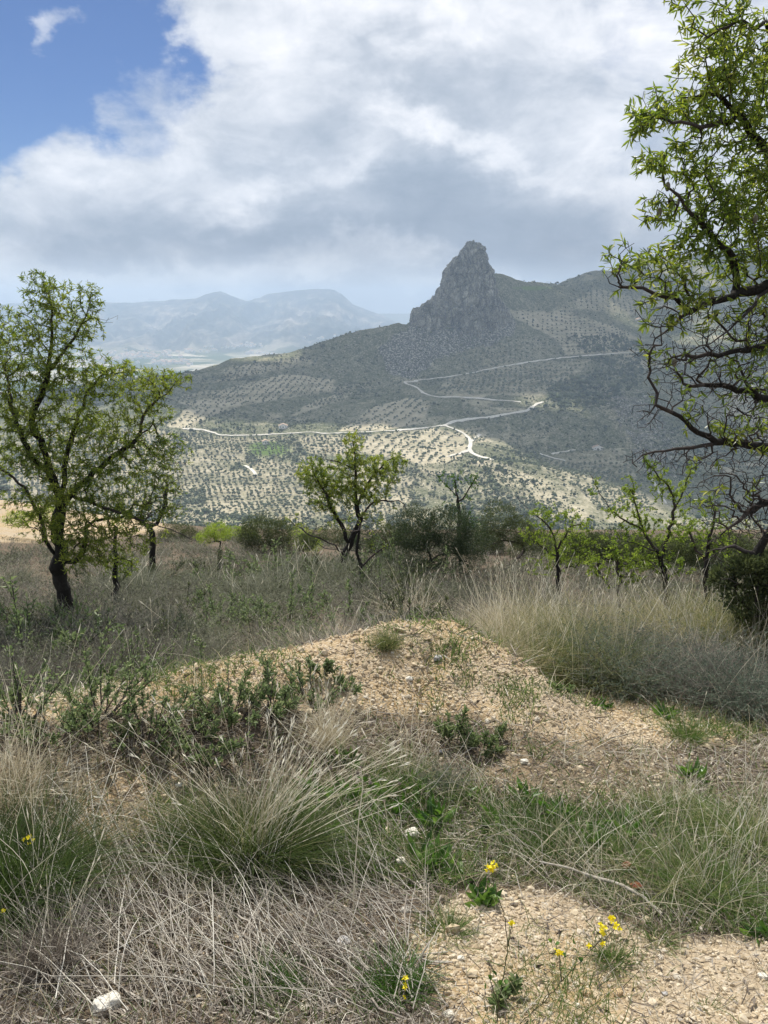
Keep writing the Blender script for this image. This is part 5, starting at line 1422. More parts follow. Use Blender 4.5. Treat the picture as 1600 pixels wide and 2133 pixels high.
def build_litter():
    rng = np.random.default_rng(32); G = Geo()
    x, y = scatter(64000, 1.4, 8, rng)
    g = gravelness(x, y)
    k = (rng.random(len(x)) > g * .86) & (rng.random(len(x)) < clear_of_stones(x, y))
    x, y = x[k], y[k]; n = len(x); a = rng.uniform(0, 2 * np.pi, n)
    d = np.stack([np.cos(a), np.sin(a), rng.normal(.05, .22, n)], -1); d = norm(d)
    L = rng.uniform(.02, .11, n) * np.clip(y / 3, .8, 1.8)
    p = G3(x, y); p[:, 2] += rng.uniform(.002, .02, n)
    blades(G, p, d, L, rng.normal(0, .01, (n, 3)), rng.uniform(.0015, .0045, n) * np.clip(y / 2.5, .8, 2), 3, rng, wig=.03, taper=.6)
    # curled dead leaves
    x, y = scatter(9000, 1.4, 5, rng); k = in_zone(x, y, Z_LITTER) | (rng.random(len(x)) < .25); x, y = x[k], y[k]; n = len(x)
    p = G3(x, y); p[:, 2] += .01
    d = norm(np.stack([rng.normal(0, 1, n), rng.normal(0, 1, n), rng.normal(.1, .3, n)], -1))
    leaves(G, p, d, rng.uniform(.015, .04, n), rng.uniform(.006, .014, n), rng, fold=.4)
    tag(G.build("plant_litter", MAT_LITTER), "dead stems and leaf litter covering the soil between the plants", "litter", None, 'stuff')
build_litter()

def build_grass():
    rng = np.random.default_rng(33)
    G = Geo()
    x, y = scatter(210000, 1.4, 8.5, rng)
    gz = in_zone(x, y, Z_GREEN, 30, 6); g = gravelness(x, y)
    cl = fbm(x * 2.4, y * 2.4, oct=3, seed=91)
    den = np.where(gz, .62 + 1.2 * cl, .13 + .6 * np.clip(cl, 0, 1)); den = den * (1 - .9 * g) + g * np.clip(cl - .0, 0, 1) * 1.0 * (1 + 1.2 * in_zone(x, y, [(640, 1440), (1000, 1420), (1560, 1490), (1560, 1700), (960, 1660), (640, 1560)], 30, 7))
    den = den * clear_of_stones(x, y)
    den = np.where(in_zone(x, y, Z_LITTER, 30, 3), den * .45, den); den = np.where(in_zone(x, y, Z_CORNER, 20, 2), den * .3, den)
    k = rng.random(len(x)) < den
    x, y = x[k], y[k]; n = len(x); cl = cl[k]; gz = gz[k]
    d = norm(np.stack([rng.normal(0, .45, n), rng.normal(0, .45, n), np.ones(n)], -1))
    L = rng.gamma(4, .017, n) * (1 + .8 * np.clip(cl, 0, 1)) * np.where(gz, 1.1, .85)
    b = np.stack([rng.normal(0, .4, n) * L, rng.normal(0, .4, n) * L, -rng.uniform(0, .35, n) * L], -1)
    blades(G, G3(x, y), d, L, b, rng.uniform(.0018, .0042, n) * np.clip(y / 2.4, .8, 2.2), 4, rng, np.clip(rng.normal(.46, .25, n) - .10 * gz, 0, 1))
    tag(G.build("green_grass", MAT_GRASS), "short green grass growing in patches over the path", "grass", None, 'stuff')
    G = Geo()
    x, y = scatter(52000, 1.4, 9, rng)
    g = gravelness(x, y); cl = fbm(x * 1.8, y * 1.8, oct=3, seed=93)
    lit = in_zone(x, y, Z_LITTER, 30, 3)
    k = rng.random(len(x)) < (.25 + .75 * np.clip(cl + .2, 0, 1)) * (1 - .85 * g) * np.where(lit, .1, .8) * clear_of_stones(x, y)
    x, y = x[k], y[k]; n = len(x); cl = cl[k]
    d = norm(np.stack([rng.normal(-.1, .6, n), rng.normal(0, .5, n), np.ones(n)], -1))
    L = rng.gamma(4, .045, n) * (1 + .5 * cl)
    b = np.stack([rng.normal(0, .4, n) * L, rng.normal(0, .4, n) * L, -rng.uniform(0, .5, n) * L], -1)
    blades(G, G3(x, y), d, L, b, rng.uniform(.0012, .0026, n) * np.clip(y / 2.4, .9, 2.4), 5, rng)
    tag(G.build("dry_grass", MAT_STRAW), "thin dry straw grass scattered over the whole slope", "grass", None, 'stuff')
build_grass()

def build_heath():
    rng = np.random.default_rng(34)
    GS, GL = Geo(), Geo()
    n = 3900
    y = 4.0 * (30 / 4.0) ** rng.random(n); x = rng.uniform(-.75, .75, n) * (y + .5)
    z = ground_z(x, y); px, py = proj(x, y, z)
    d, par = polydist(x, y, _cxy)
    yc = np.interp(x, [p[0] for p in _cxy], [p[1] for p in _cxy])
    behind = (y > yc + .35 - .1 * (x < -1))
    right = (x > .9) & (y > 5.0)
    k = (behind & (x < .8)) | ((x >= .8) & (y > 7.6))
    # keep the bare knoll and the crest clear
    k &= ~(np.exp(-((x + 17) / 8) ** 2 - ((y - 29) / 8) ** 2) > .3)
    k &= rng.random(n) < np.clip(.68 + .9 * fbm(x * .7, y * .7, oct=2, seed=94), .2, 1)
    x, y, z = x[k], y[k], z[k]; n = len(x)
    h = rng.uniform(.22, .44, n) * (1 + .25 * fbm(x * .5, y * .5, oct=2, seed=95))
    h *= np.clip((y - np.interp(x, [p[0] for p in _cxy], [p[1] for p in _cxy])) / 1.2, .35, 1)
    tone = np.clip(.40 + .6 * fbm(x * .45, y * .45, oct=3, seed=96) + rng.normal(0, .13, n), .05, .62)
    for Y0, Y1, m in ((0, 7, 84), (7, 12, 56), (12, 40, 36)):
        q = (y >= Y0) & (y < Y1); c = np.column_stack([x, y, z])[q]; m_ = m
        N_ = q.sum() * m_
        if N_ == 0: continue
        ci = np.repeat(np.arange(q.sum()), m_)
        R = rng.uniform(.22, .44, q.sum())[ci]
        a = rng.uniform(0, 2 * np.pi, N_); rr = np.sqrt(rng.random(N_))
        base = c[ci] + np.stack([np.cos(a) * rr * R * .45, np.sin(a) * rr * R * .45, np.zeros(N_)], -1)
        base[:, 2] = ground_z(base[:, 0], base[:, 1]) - .01
        dr = norm(np.stack([np.cos(a) * rr * 1.25 + rng.normal(0, .22, N_), np.sin(a) * rr * 1.25 + rng.normal(0, .22, N_), np.ones(N_)], -1))
        L = h[q][ci] * rng.uniform(.35, 1.15, N_) * (rng.uniform(.6, 1.35, q.sum())[ci])
        bend = np.stack([rng.normal(0, .12, N_) * L, rng.normal(0, .12, N_) * L, -rng.uniform(0, .15, N_) * L], -1)
        w = .0022 * np.clip(c[ci][:, 1] / 5, 1, 4)
        t = np.clip(tone[q][ci] + rng.normal(0, .14, N_), 0, 1)
        P = blades(GS, base, dr, L, bend, w, 4, rng, t, wig=.02, taper=.5)
        # side sprigs
        for fr in (1, 2):
            s0 = P[:, fr] * .5 + P[:, fr + 1] * .5
            sd = norm(dr + rand_unit(N_, rng) * .9)
            sel = rng.random(N_) < (.8 if Y0 == 0 else .55)
            blades(GS, s0[sel], sd[sel], L[sel] * rng.uniform(.2, .45, sel.sum()), np.zeros((sel.sum(), 3)), w[sel] * .8, 2, rng, np.clip(t[sel] + rng.normal(.05, .12, sel.sum()), 0, 1), taper=.4)
        # small leaves on the greener clumps
        gc = (fbm(c[:, 0] * .8, c[:, 1] * .8, oct=2, seed=97) > -.3) | (rng.random(len(c)) < .4)
        sel = gc[ci] & (rng.random(N_) < .8)
        tt = rng.uniform(.45, 1, (sel.sum(), 1)); s1 = P[sel, 2] * (1 - tt) + P[sel, 3] * tt
        for _ in range(3):
            leaves(GL, s1 + rng.normal(0, .018, s1.shape), norm(rand_unit(len(s1), rng) + [0, 0, .7]), rng.uniform(.018, .034, len(s1)) * np.clip(c[ci][sel][:, 1] / 6, 1, 2.6), .008 * np.clip(c[ci][sel][:, 1] / 6, 1, 2.6), rng)
    tag(GS.build("heath_brush", MAT_HEATH), "grey-brown dry brush covering the slope behind the gravel mound", "brush", None, 'stuff')
    tag(GL.build("heath_greenery", MAT_HEATHG), "small olive-green leaves growing through the dry brush", "foliage", None, 'stuff')
build_heath()

# ------------------------------------------------------------------ single clumps
def dome(name, cat, px, py, Y, label, R, h, n, mat, tone=.5, w=.0022, lean=(0, 0), leafn=0, leafmat=None, leafL=.03, leafW=.007, tall=0, group=None, seed=0, sprig=2, droop=.3, tallh=1.5, spreadk=1.0):
    rng = np.random.default_rng(500 + seed + int(px))
    g = ground_px(px, py, Y) if Y else None
    c = at(*g) if Y else on_ground(px, py)
    c = np.array([c[0], c[1], float(ground_z(c[0], c[1]))]); Yd = c[1]
    e = empty(name, c, label, cat, group)
    w = w * max(1, Yd / 4.5)
    a = rng.uniform(0, 2 * np.pi, n); rr = np.sqrt(rng.random(n))
    base = c + np.stack([np.cos(a) * rr * R * .35, np.sin(a) * rr * R * .35, np.zeros(n)], -1)
    base[:, 2] = ground_z(base[:, 0], base[:, 1]) - .01
    dr = norm(np.stack([np.cos(a) * rr * (R / h) * 1.0 * spreadk + lean[0] + rng.normal(0, .38, n), np.sin(a) * rr * (R / h) * 1.0 * spreadk + lean[1] + rng.normal(0, .38, n), np.ones(n)], -1))
    L = h * rng.uniform(.3, 1.15, n) * (1 + .25 * rr)
    b = np.stack([np.cos(a) * rr * L * .25 + rng.normal(0, .22, n) * L, np.sin(a) * rr * L * .25 + rng.normal(0, .22, n) * L, -rng.uniform(0, droop, n) * L], -1)
    G = Geo(); t = np.clip(rng.normal(tone, .18, n), 0, 1)
    P = blades(G, base, dr, L, b, w, 5, rng, t, wig=.025, taper=.35)
    for q in range(sprig):
        i = rng.integers(1, 4, n); s0 = P[np.arange(n), i]
        blades(G, s0, norm(dr + rand_unit(n, rng) * .8), L * rng.uniform(.15, .4, n), b * .15, w * .8, 3, rng, np.clip(t + .05, 0, 1), taper=.3)
    G.build("stems" if leafn else "blades", mat, e, c)
    if leafn:
        G = Geo(); j = rng.integers(0, n, leafn); tt = rng.uniform(.35, 1, leafn)
        K = tt * 4; i0 = np.minimum(K.astype(int), 3); f = (K - i0)[:, None]
        s = P[j, i0] * (1 - f) + P[j, i0 + 1] * f
        leaves(G, s, norm(dr[j] * .4 + rand_unit(leafn, rng) + [0, 0, .3]), rng.uniform(.7, 1.2, leafn) * leafL, leafW, rng)
        G.build("foliage", leafmat, e, c)
    if tall:
        G = Geo(); a = rng.uniform(0, 2 * np.pi, tall); rr = np.sqrt(rng.random(tall))
        base = c + np.stack([np.cos(a) * rr * R * .6, np.sin(a) * rr * R * .6, np.zeros(tall)], -1)
        dr = norm(np.stack([rng.normal(lean[0], .22, tall), rng.normal(lean[1], .2, tall), np.ones(tall)], -1))
        L = h * tallh * rng.uniform(.7, 1.2, tall)
        b = np.stack([rng.normal(0, .14, tall) * L, rng.normal(0, .1, tall) * L, -rng.uniform(0, .12, tall) * L], -1)
        P = blades(G, base, dr, L, b, w * .95, 7, rng, np.clip(rng.normal(.75, .15, tall), 0, 1), wig=.01, taper=.6)
        tip = P[:, -1]; dd = norm(P[:, -1] - P[:, -2])
        hd = rng.random(tall) < .7
        leaves(G, tip[hd] - dd[hd] * .01, dd[hd], rng.uniform(.03, .07, hd.sum()), w * 2.2, rng, np.full(hd.sum(), .9))
        G.build("dry_stalks", MAT_STRAW, e, c)
    return e

DOMES = [
 ("brush_dome", "shrub", 850, 1262, 6.2, "wide grey-lilac twiggy bush directly behind the top of the gravel mound", .62, .48, 2600, MAT_HEATH, .55, dict(tall=10, leafn=1500, leafmat=MAT_HEATHG, leafL=.022)),
 ("brush_dome", "shrub", 740, 1262, 6.3, "smaller grey twiggy bush left of the lilac one behind the mound", .42, .42, 1500, MAT_HEATH, .62, dict(tall=14)),
 ("straw_bush", "shrub", 1010, 1315, 5.7, "pale straw-coloured grass bush on the right shoulder of the gravel mound", .42, .50, 2600, MAT_STRAW, .35, dict(tall=46, tallh=1.67)),
 ("straw_bush", "shrub", 1110, 1330, 5.7, "green-tinged straw bush just right of the pale one on the mound shoulder", .42, .50, 2200, MAT_TUSSOCK, .75, dict(tall=43, tallh=1.62)),
 ("grey_shrub", "shrub", 1215, 1350, 5.6, "olive-grey shrub in the middle of the right bank", .45, .50, 2200, MAT_TUSSOCK, .55, dict(leafn=9000, leafmat=MAT_HEATHG, leafL=.024, leafW=.006, tall=18)),
 ("lavender_bush", "lavender", 1310, 1360, 5.4, "blue-green feathery lavender bush on the right bank", .42, .50, 900, MAT_HEATH, .4, dict(leafn=15000, leafmat='LAV', leafL=.026, leafW=.0055, tall=10)),
 ("lavender_bush", "lavender", 1545, 1385, 5.0, "large blue-green lavender bush spilling over the bank at the right edge", .52, .46, 1800, MAT_HEATH, .4, dict(leafn=22000, leafmat='LAV', leafL=.026, leafW=.0055, tall=12)),
 ("grey_shrub", "shrub", 1425, 1350, 5.6, "brown-grey tangled shrub between the two lavender bushes", .44, .46, 1300, MAT_HEATH, .45, dict(tall=20, leafn=5000, leafmat=MAT_HEATHG, leafL=.024, leafW=.006)),
 ("straw_bush", "shrub", 1180, 1260, 6.9, "tall straw clump behind the olive-grey shrub, under the lime saplings", .5, .5, 1900, MAT_TUSSOCK, .8, dict(tall=72, tallh=1.51)),
 ("straw_bush", "shrub", 1290, 1270, 6.8, "tall straw clump in front of the lime-leaved young almond", .5, .48, 1700, MAT_HEATH, .7, dict(tall=64, tallh=1.46)),
 ("straw_bush", "shrub", 1420, 1270, 6.6, "olive straw clump behind the right lavender, left of the glossy bush", .5, .52, 1700, MAT_TUSSOCK, .8, dict(tall=61, tallh=1.46)),
 ("straw_bush", "shrub", 1560, 1270, 6.3, "olive straw clump at the right edge below the leaning tree", .5, .5, 1700, MAT_TUSSOCK, .7, dict(tall=46, tallh=1.40)),
 ("straw_bush", "shrub", 1060, 1250, 7.0, "bright straw clump with the tallest stalks, in front of the dark feathery bush", .45, .5, 1500, MAT_STRAW, .5, dict(tall=82, tallh=1.89)),
 ("straw_bush", "shrub", 860, 1215, 8.6, "thin fan of tall straw stalks beside the middle almond's sapling", .4, .4, 500, MAT_STRAW, .5, dict(tall=34, tallh=1.9)),
 ("straw_bush", "shrub", 690, 1300, 6.0, "loose straw clump on the left shoulder of the gravel mound", .35, .42, 700, MAT_STRAW, .45, dict(tall=26, tallh=1.4)),
 ("tussock", "grass tuft", 575, 1335, 4.9, "round yellow-green tussock on the crest of the gravel mound's left end", .24, .14, 1500, MAT_TUSSOCK, .75, dict(droop=.5)),
 ("tussock", "grass tuft", 805, 1345, 4.6, "small grey-green tussock on the open gravel near the mound top", .10, .12, 500, MAT_TUSSOCK, .6, dict()),
 ("lavender_bush", "lavender", 915, 1640, None, "small silver-green herb bush at the head of the dark grassy hollow", .12, .16, 260, MAT_HEATH, .4, dict(leafn=1800, leafmat='LAV', leafL=.016, leafW=.003)),
 ("grass_clump", "grass tuft", 1430, 1540, None, "vivid green grass clump beside the path at the right edge", 0.18, 0.20, 385, MAT_GRASS, .35, dict(tall=6)),
 ("grass_clump", "grass tuft", 1180, 1780, None, "dark green lush grass clump behind the fallen dry branch", 0.23, 0.16, 605, MAT_GRASS, .2, dict(tall=14, tallh=1.8)),
 ("grass_clump", "grass tuft", 1090, 1740, None, "broad dark green clump left of the lush one behind the branch", 0.18, 0.14, 385, MAT_GRASS, .15, dict(tall=6, tallh=1.8)),
 ("grass_clump", "grass tuft", 1330, 1800, None, "olive grass clump right of the dark red stone", 0.23, 0.16, 495, MAT_GRASS, .5, dict(tall=22, tallh=1.8)),
 ("grass_clump", "grass tuft", 1480, 1850, None, "tall mixed green and straw clump near the lower right edge", 0.29, 0.20, 770, MAT_GRASS, .5, dict(tall=40, tallh=1.7)),
 ("grass_clump", "grass tuft", 1570, 1760, None, "tall straw-topped clump cut by the right edge of the path", 0.27, 0.22, 660, MAT_GRASS, .55, dict(tall=40, tallh=1.7)),
 ("grass_clump", "grass tuft", 1400, 1700, None, "loose straw and green clump above the fallen branch's thick end", 0.25, 0.16, 495, MAT_GRASS, .6, dict(tall=30, tallh=1.8)),
 ("grass_clump", "grass tuft", 930, 1940, None, "low grey-green grass clump at the edge of the bare gravel corner", 0.13, 0.08, 330, MAT_GRASS, .4, dict(tall=3)),
 ("grass_clump", "grass tuft", 1275, 2000, None, "small spiky green clump under the yellow flowers on the gravel", 0.08, 0.09, 187, MAT_GRASS, .35, dict()),
 ("grass_clump", "grass tuft", 1375, 1960, None, "sparse green clump on the gravel right of the spiky one", 0.08, 0.08, 132, MAT_GRASS, .4, dict()),
 ("grass_clump", "grass tuft", 1475, 2100, None, "tiny grass sprig on the gravel at the lower right corner", 0.05, 0.04, 49, MAT_GRASS, .4, dict()),
 ("grass_clump", "grass tuft", 850, 1620, None, "dry-tipped green clump at the left end of the dark hollow", 0.20, 0.14, 495, MAT_GRASS, .45, dict(tall=16, tallh=1.7)),
 ("tussock", "grass tuft", 20, 1860, None, "dark blue-green tussock cut off by the left edge of the frame", .34, .30, 2600, MAT_TUSSOCK, .2, dict(tall=20, tallh=1.8, lean=(.12, 0))),
 ("dry_tussock", "grass tuft", 110, 2010, None, "dead brown tussock with stiff upright stalks above the white stone", .12, .22, 420, MAT_LITTER, .5, dict(tall=16, tallh=1.9)),
 ("straw_tussock", "grass tuft", 20, 1660, None, "golden straw tussock with tall seed heads at the left edge", .22, .26, 420, MAT_STRAW, .5, dict(tall=46, tallh=2.6, lean=(.1, .05))),
 ("straw_tussock", "grass tuft", 690, 1560, None, "upright bundle of golden straw in the middle, below the gravel mound", .11, .32, 260, MAT_STRAW, .5, dict(tall=30, tallh=1.15, lean=(-.12, 0), spreadk=.55)),
 ("dry_tussock", "grass tuft", 230, 1880, None, "flattened dead grass clump in the lower left litter", .26, .10, 420, MAT_LITTER, .6, dict(tall=4, droop=.6)),
 ("dry_tussock", "grass tuft", 640, 1960, None, "flattened grey grass clump right of centre in the lower litter", .22, .10, 380, MAT_LITTER, .6, dict(droop=.6)),
 ("green_patch", "grass tuft", 560, 2050, None, "ferny dark green patch at the bottom of the litter", .14, .08, 500, MAT_HERB, .3, dict()),
 ("green_patch", "grass tuft", 830, 2060, None, "ferny dark green patch around the lowest yellow flower", .12, .12, 460, MAT_HERB, .3, dict()),
]
LAV = leaf_mat("lavender_leaf", [(0, (.06, .085, .06)), (.5, (.11, .15, .105)), (1, (.20, .24, .18))], trans=.2, rough=.8)
for i, (nm, cat, px, py, Y, lab, R, h, n, mt, tone, kw) in enumerate(DOMES):
    if kw.get('leafmat') == 'LAV': kw = dict(kw, leafmat=LAV)
    dome(nm, cat, px, py, Y, lab, R, h, n, mt, tone, seed=i, **kw)

# the great leaning tussock with long white stalks
def stalks_to(G, base, tips, rng, w=.0024, sag=.0, heads=True, K=9, rnd=None):
    n = len(tips); b = np.broadcast_to(base, (n, 3)) + rng.normal(0, .055, (n, 3)) * [1.3, 1, 0]
    t = np.linspace(0, 1, K)[None, :, None]
    mid = (b + tips) / 2 + np.array([0, 0, 1.0]) * (np.linalg.norm(tips - b, axis=1) * rng.uniform(.02, .16, n))[:, None] - np.array([0, 0, sag])
    P = (1 - t) ** 2 * b[:, None] + 2 * t * (1 - t) * mid[:, None] + t ** 2 * tips[:, None]
    P = P + np.cumsum(np.cumsum(rng.normal(0, .0016, P.shape), 1), 1)
    R = np.broadcast_to((w * .5 * np.linspace(1.15, .6, K))[None], (n, K))
    tubes(G, P, R, 3, rng.uniform(.5, 1, n) if rnd is None else rnd)
    if heads:
        dd = norm(P[:, -1] - P[:, -2])
        for q in range(3):
            leaves(G, P[:, -1] - dd * .012 * q, norm(dd + rand_unit(n, rng) * .3), rng.uniform(.02, .045, n), .0055, rng, np.full(n, .95))
def tip(px, py, Y): return at(px, py, Y)

def great_tussock():
    rng = np.random.default_rng(77)
    c = on_ground(520, 1790)
    e = empty("great_tussock", c, "biggest green tussock with a fan of long white stalks, left of centre", "grass tuft")
    n = 3400; a = rng.uniform(0, 2 * np.pi, n); rr = np.sqrt(rng.random(n))
    base = c + np.stack([np.cos(a) * rr * .22, np.sin(a) * rr * .10, np.zeros(n)], -1)
    dr = norm(np.stack([np.cos(a) * rr * .75 + rng.normal(.08, .2, n), np.sin(a) * rr * .7 + rng.normal(0, .2, n), np.ones(n)], -1))
    L = rng.uniform(.16, .38, n); b = np.stack([np.cos(a) * rr * L * .45, np.sin(a) * rr * L * .4, -rng.uniform(0, .45, n) * L], -1)
    G = Geo(); blades(G, base, dr, L, b, .0026, 6, rng, np.clip(rng.normal(.38, .22, n), 0, 1)); G.build("blades", MAT_TUSSOCK, e, c)
    tips = []
    Y0 = c[1]
    for _ in range(34): tips.append(tip(rng.uniform(280, 640), rng.uniform(1450, 1700), Y0 + rng.uniform(.0, .5)))
    for _ in range(58): tips.append(tip(rng.uniform(560, 740), rng.uniform(1480, 1660), Y0 + rng.uniform(-.05, .4)))
    for _ in range(16): tips.append(tip(rng.uniform(720, 850), rng.uniform(1530, 1680), Y0 + rng.uniform(-.1, .3)))
    for _ in range(14): tips.append(tip(rng.uniform(150, 420), rng.uniform(1560, 1760), Y0 + rng.uniform(-.2, .3)))
    for (px, py) in ((165, 1562), (140, 1490), (240, 1495), (250, 1520), (690, 1512), (700, 1530), (640, 1418), (660, 1400), (835, 1560), (748, 1580)): tips.append(tip(px, py, Y0 + .2))
    G = Geo(); stalks_to(G, c + [0, 0, .02], np.array(tips), rng, .0023); G.build("dry_stalks", MAT_STRAW, e, c)
great_tussock()

def lying_stalks():
    rng = np.random.default_rng(78); G = Geo(); n = 620
    px = rng.uniform(60, 900, n); py = rng.uniform(1760, 2130, n)
    p = ground_at(px, py); a = rng.normal(math.radians(128), .38, n); L = rng.uniform(.15, .6, n)
    d = np.stack([np.cos(a), np.sin(a), np.zeros(n)], -1)
    q = p + d * L[:, None]; q[:, 2] = ground_z(q[:, 0], q[:, 1]) + rng.uniform(.01, .13, n); p[:, 2] += rng.uniform(.005, .05, n)
    t = np.linspace(0, 1, 8)[None, :, None]
    P = p[:, None] * (1 - t) + q[:, None] * t + np.array([0, 0, 1.0]) * (np.sin(t * np.pi) * (rng.uniform(0, .06, n))[:, None, None])
    P = P + np.cumsum(rng.normal(0, .003, P.shape), 1) * [1, 1, .5]
    tubes(G, P, np.broadcast_to((rng.uniform(.0007, .0021, n))[:, None] * np.linspace(1, .6, 8), (n, 8)), 3, rng.uniform(.25, 1, n))
    tag(G.build("fallen_stalks", MAT_OLD), "tangle of fallen pale stalks lying over the litter at the lower left", "stalks", None, 'stuff')
    # thick curled dead stems low down
    G = Geo(); n = 230; px = rng.uniform(60, 950, n); py = rng.uniform(1840, 2130, n); p = ground_at(px, py); a = rng.normal(math.radians(160), .6, n); L = rng.uniform(.08, .25, n)
    d = np.stack([np.cos(a), np.sin(a), np.full(n, .05)], -1)
    P = curves(p + [0, 0, .008], d, L, np.stack([rng.normal(0, .3, n) * L, rng.normal(0, .3, n) * L, -.02 * np.ones(n)], -1), 7, rng, .03)
    P[..., 2] = np.maximum(P[..., 2], ground_z(P[..., 0], P[..., 1]) + .004)
    tubes(G, P, np.broadcast_to(rng.uniform(.0018, .0042, n)[:, None], (n, 7)), 5, rng.uniform(.4, 1, n))
    tag(G.build("dead_stems", MAT_LITTER), "thick curled dead stems lying at the bottom of the litter", "stems", None, 'stuff')
lying_stalks()

# ------------------------------------------------------------------ leafy shrubs
def leafy(px, py, label, R, h, nst, seed, Y=None, mat=None, L=.034, W=.012, name="leafy_shrub", cat="shrub", group=None, per=30, up=.7):
    rng = np.random.default_rng(700 + seed)
    c = at(*ground_px(px, py, Y)) if Y else on_ground(px, py)
    c = np.array([c[0], c[1], float(ground_z(c[0], c[1]))])
    e = empty(name, c, label, cat, group)
    a = rng.uniform(0, 2 * np.pi, nst); rr = np.sqrt(rng.random(nst))
    base = c + np.stack([np.cos(a) * rr * R * .3, np.sin(a) * rr * R * .3, np.zeros(nst) - .01], -1)
    dr = norm(np.stack([np.cos(a) * rr * R / h * 1.5 + rng.normal(0, .25, nst), np.sin(a) * rr * R / h * 1.5 + rng.normal(0, .25, nst), np.full(nst, up)], -1)); Ls = h * rng.uniform(.35, 1.05, nst)
    G = Geo(); P = curves(base, dr, Ls, np.stack([np.zeros(nst), np.zeros(nst), .12 * Ls], -1), 7, rng, .02)
    tubes(G, P, np.linspace(.0042, .0014, 7)[None].repeat(nst, 0), 4, rng.random(nst) * .5 + .3)
    # side shoots
    ns = nst * 4; j = rng.integers(0, nst, ns); i = rng.integers(2, 6, ns); s0 = P[j, i]
    sd = norm(dr[j] + rand_unit(ns, rng) * .8 + [0, 0, .4]); Lss = Ls[j] * rng.uniform(.15, .35, ns)
    P2 = curves(s0, sd, Lss, np.stack([np.zeros(ns), np.zeros(ns), .2 * Lss], -1), 4, rng, .02)
    tubes(G, P2, np.linspace(.0018, .001, 4)[None].repeat(ns, 0), 3, rng.random(ns) * .5 + .3)
    G.build("stems", MAT_TWIG, e, c)
    G = Geo()
    def cover(P, m, lo):
        m = int(m * .8)
        n_, K = P.shape[:2]; j = rng.integers(0, n_, m); t = rng.uniform(lo, 1, m) ** .8 * (K - 1.001); i = t.astype(int); f = (t - i)[:, None]
        p = P[j, i] * (1 - f) + P[j, i + 1] * f; ax = norm(P[j, i + 1] - P[j, i])
        leaves(G, p, norm(ax * .7 + rand_unit(m, rng) * .8 + [0, 0, .1]), rng.uniform(.6, 1.15, m) * L, W * rng.uniform(.8, 1.2, m), rng, np.clip(rng.normal(.5, .2, m) + (f[:, 0] - .5) * .1, 0, 1), hexa=True)
    cover(P, nst * per, .35); cover(P2, ns * per // 3, .1)
    G.build("foliage", mat or MAT_CISTUS, e, c)
    return e
LEAFY = [
 (130, 1345, "leafy green shrub at the foot of the left almond trunk", .46, .60, 24, 8.0), (70, 1380, "leafy shrub left of the black trunk, on the brush slope", .4, .5, 20, 6.0),
 (262, 1395, "tall bright leafy shrub in the brush behind the mound's left end", .38, .56, 24, 5.3), (330, 1385, "paler leafy shrub right of the tall bright one behind the mound", .3, .46, 18, 5.6),
 (455, 1245, "rounded leafy shrub alone in the grey brush, left of centre", .36, .52, 20, 8.2), (520, 1250, "second leafy shrub in the grey brush, right of the rounded one", .3, .46, 16, 7.8),
 (620, 1275, "leafy shrub in the brush below the middle almond", .4, .46, 20, 7.0), (560, 1225, "low leafy shrub in the brush beneath the round olive bush", .3, .26, 10, 9.5),
 (200, 1500, "dark leafy shrub growing through the gravel crest on the left", .26, .34, 18, None), (120, 1530, "leafy shrub at the left end of the gravel crest beside golden straw", .22, .28, 14, None),
 (300, 1545, "dense leafy shrub on the near side of the gravel crest", .24, .26, 18, None), (370, 1540, "leafy shrub in front of the gravel crest, right of the dense one", .2, .24, 12, None),
 (30, 1500, "dark leafy shrub half hidden by golden straw at the left edge", .26, .34, 14, None), (480, 1500, "upright leafy shrub with narrow dark leaves before the gravel slope", .2, .32, 18, None),
 (560, 1480, "tall narrow-leaved shrub on the gravel slope left of centre", .18, .30, 16, None), (640, 1470, "bushy narrow-leaved shrub beside the golden straw bundle", .18, .26, 14, None),
 (672, 1400, "lone dark upright sprig on the gravel mound", .06, .18, 6, None), (735, 1440, "small sprig on the gravel right of the bushy narrow-leaved shrub", .06, .14, 4, None),
 (945, 1545, "upright pointed green herb on the gravel right of centre", .10, .24, 8, None), (1010, 1560, "broader green herb beside the upright pointed one", .16, .22, 12, None),
 (430, 1610, "single pale-leaved shoot in front of the stony patch", .05, .14, 4, None), (420, 1560, "dark leafy tangle behind the stony patch", .2, .22, 12, None),
 (1170, 1440, "small green herb at the foot of the right bank", .07, .10, 6, None), (1240, 1425, "dark green leafy herb below the lavender bush", .14, .16, 10, None),
 (1050, 2080, "spindly shoot with round leaves under the tall yellow flower", .03, .07, 4, None),
]
rng_l = np.random.default_rng(5)
for i, (px, py, lab, R, h, ns, Y) in enumerate(LEAFY):
    leafy(px, py, lab, R, h * rng_l.uniform(.8, 1.05), ns, i, Y, per=int(rng_l.uniform(16, 34)), L=rng_l.uniform(.026, .038))

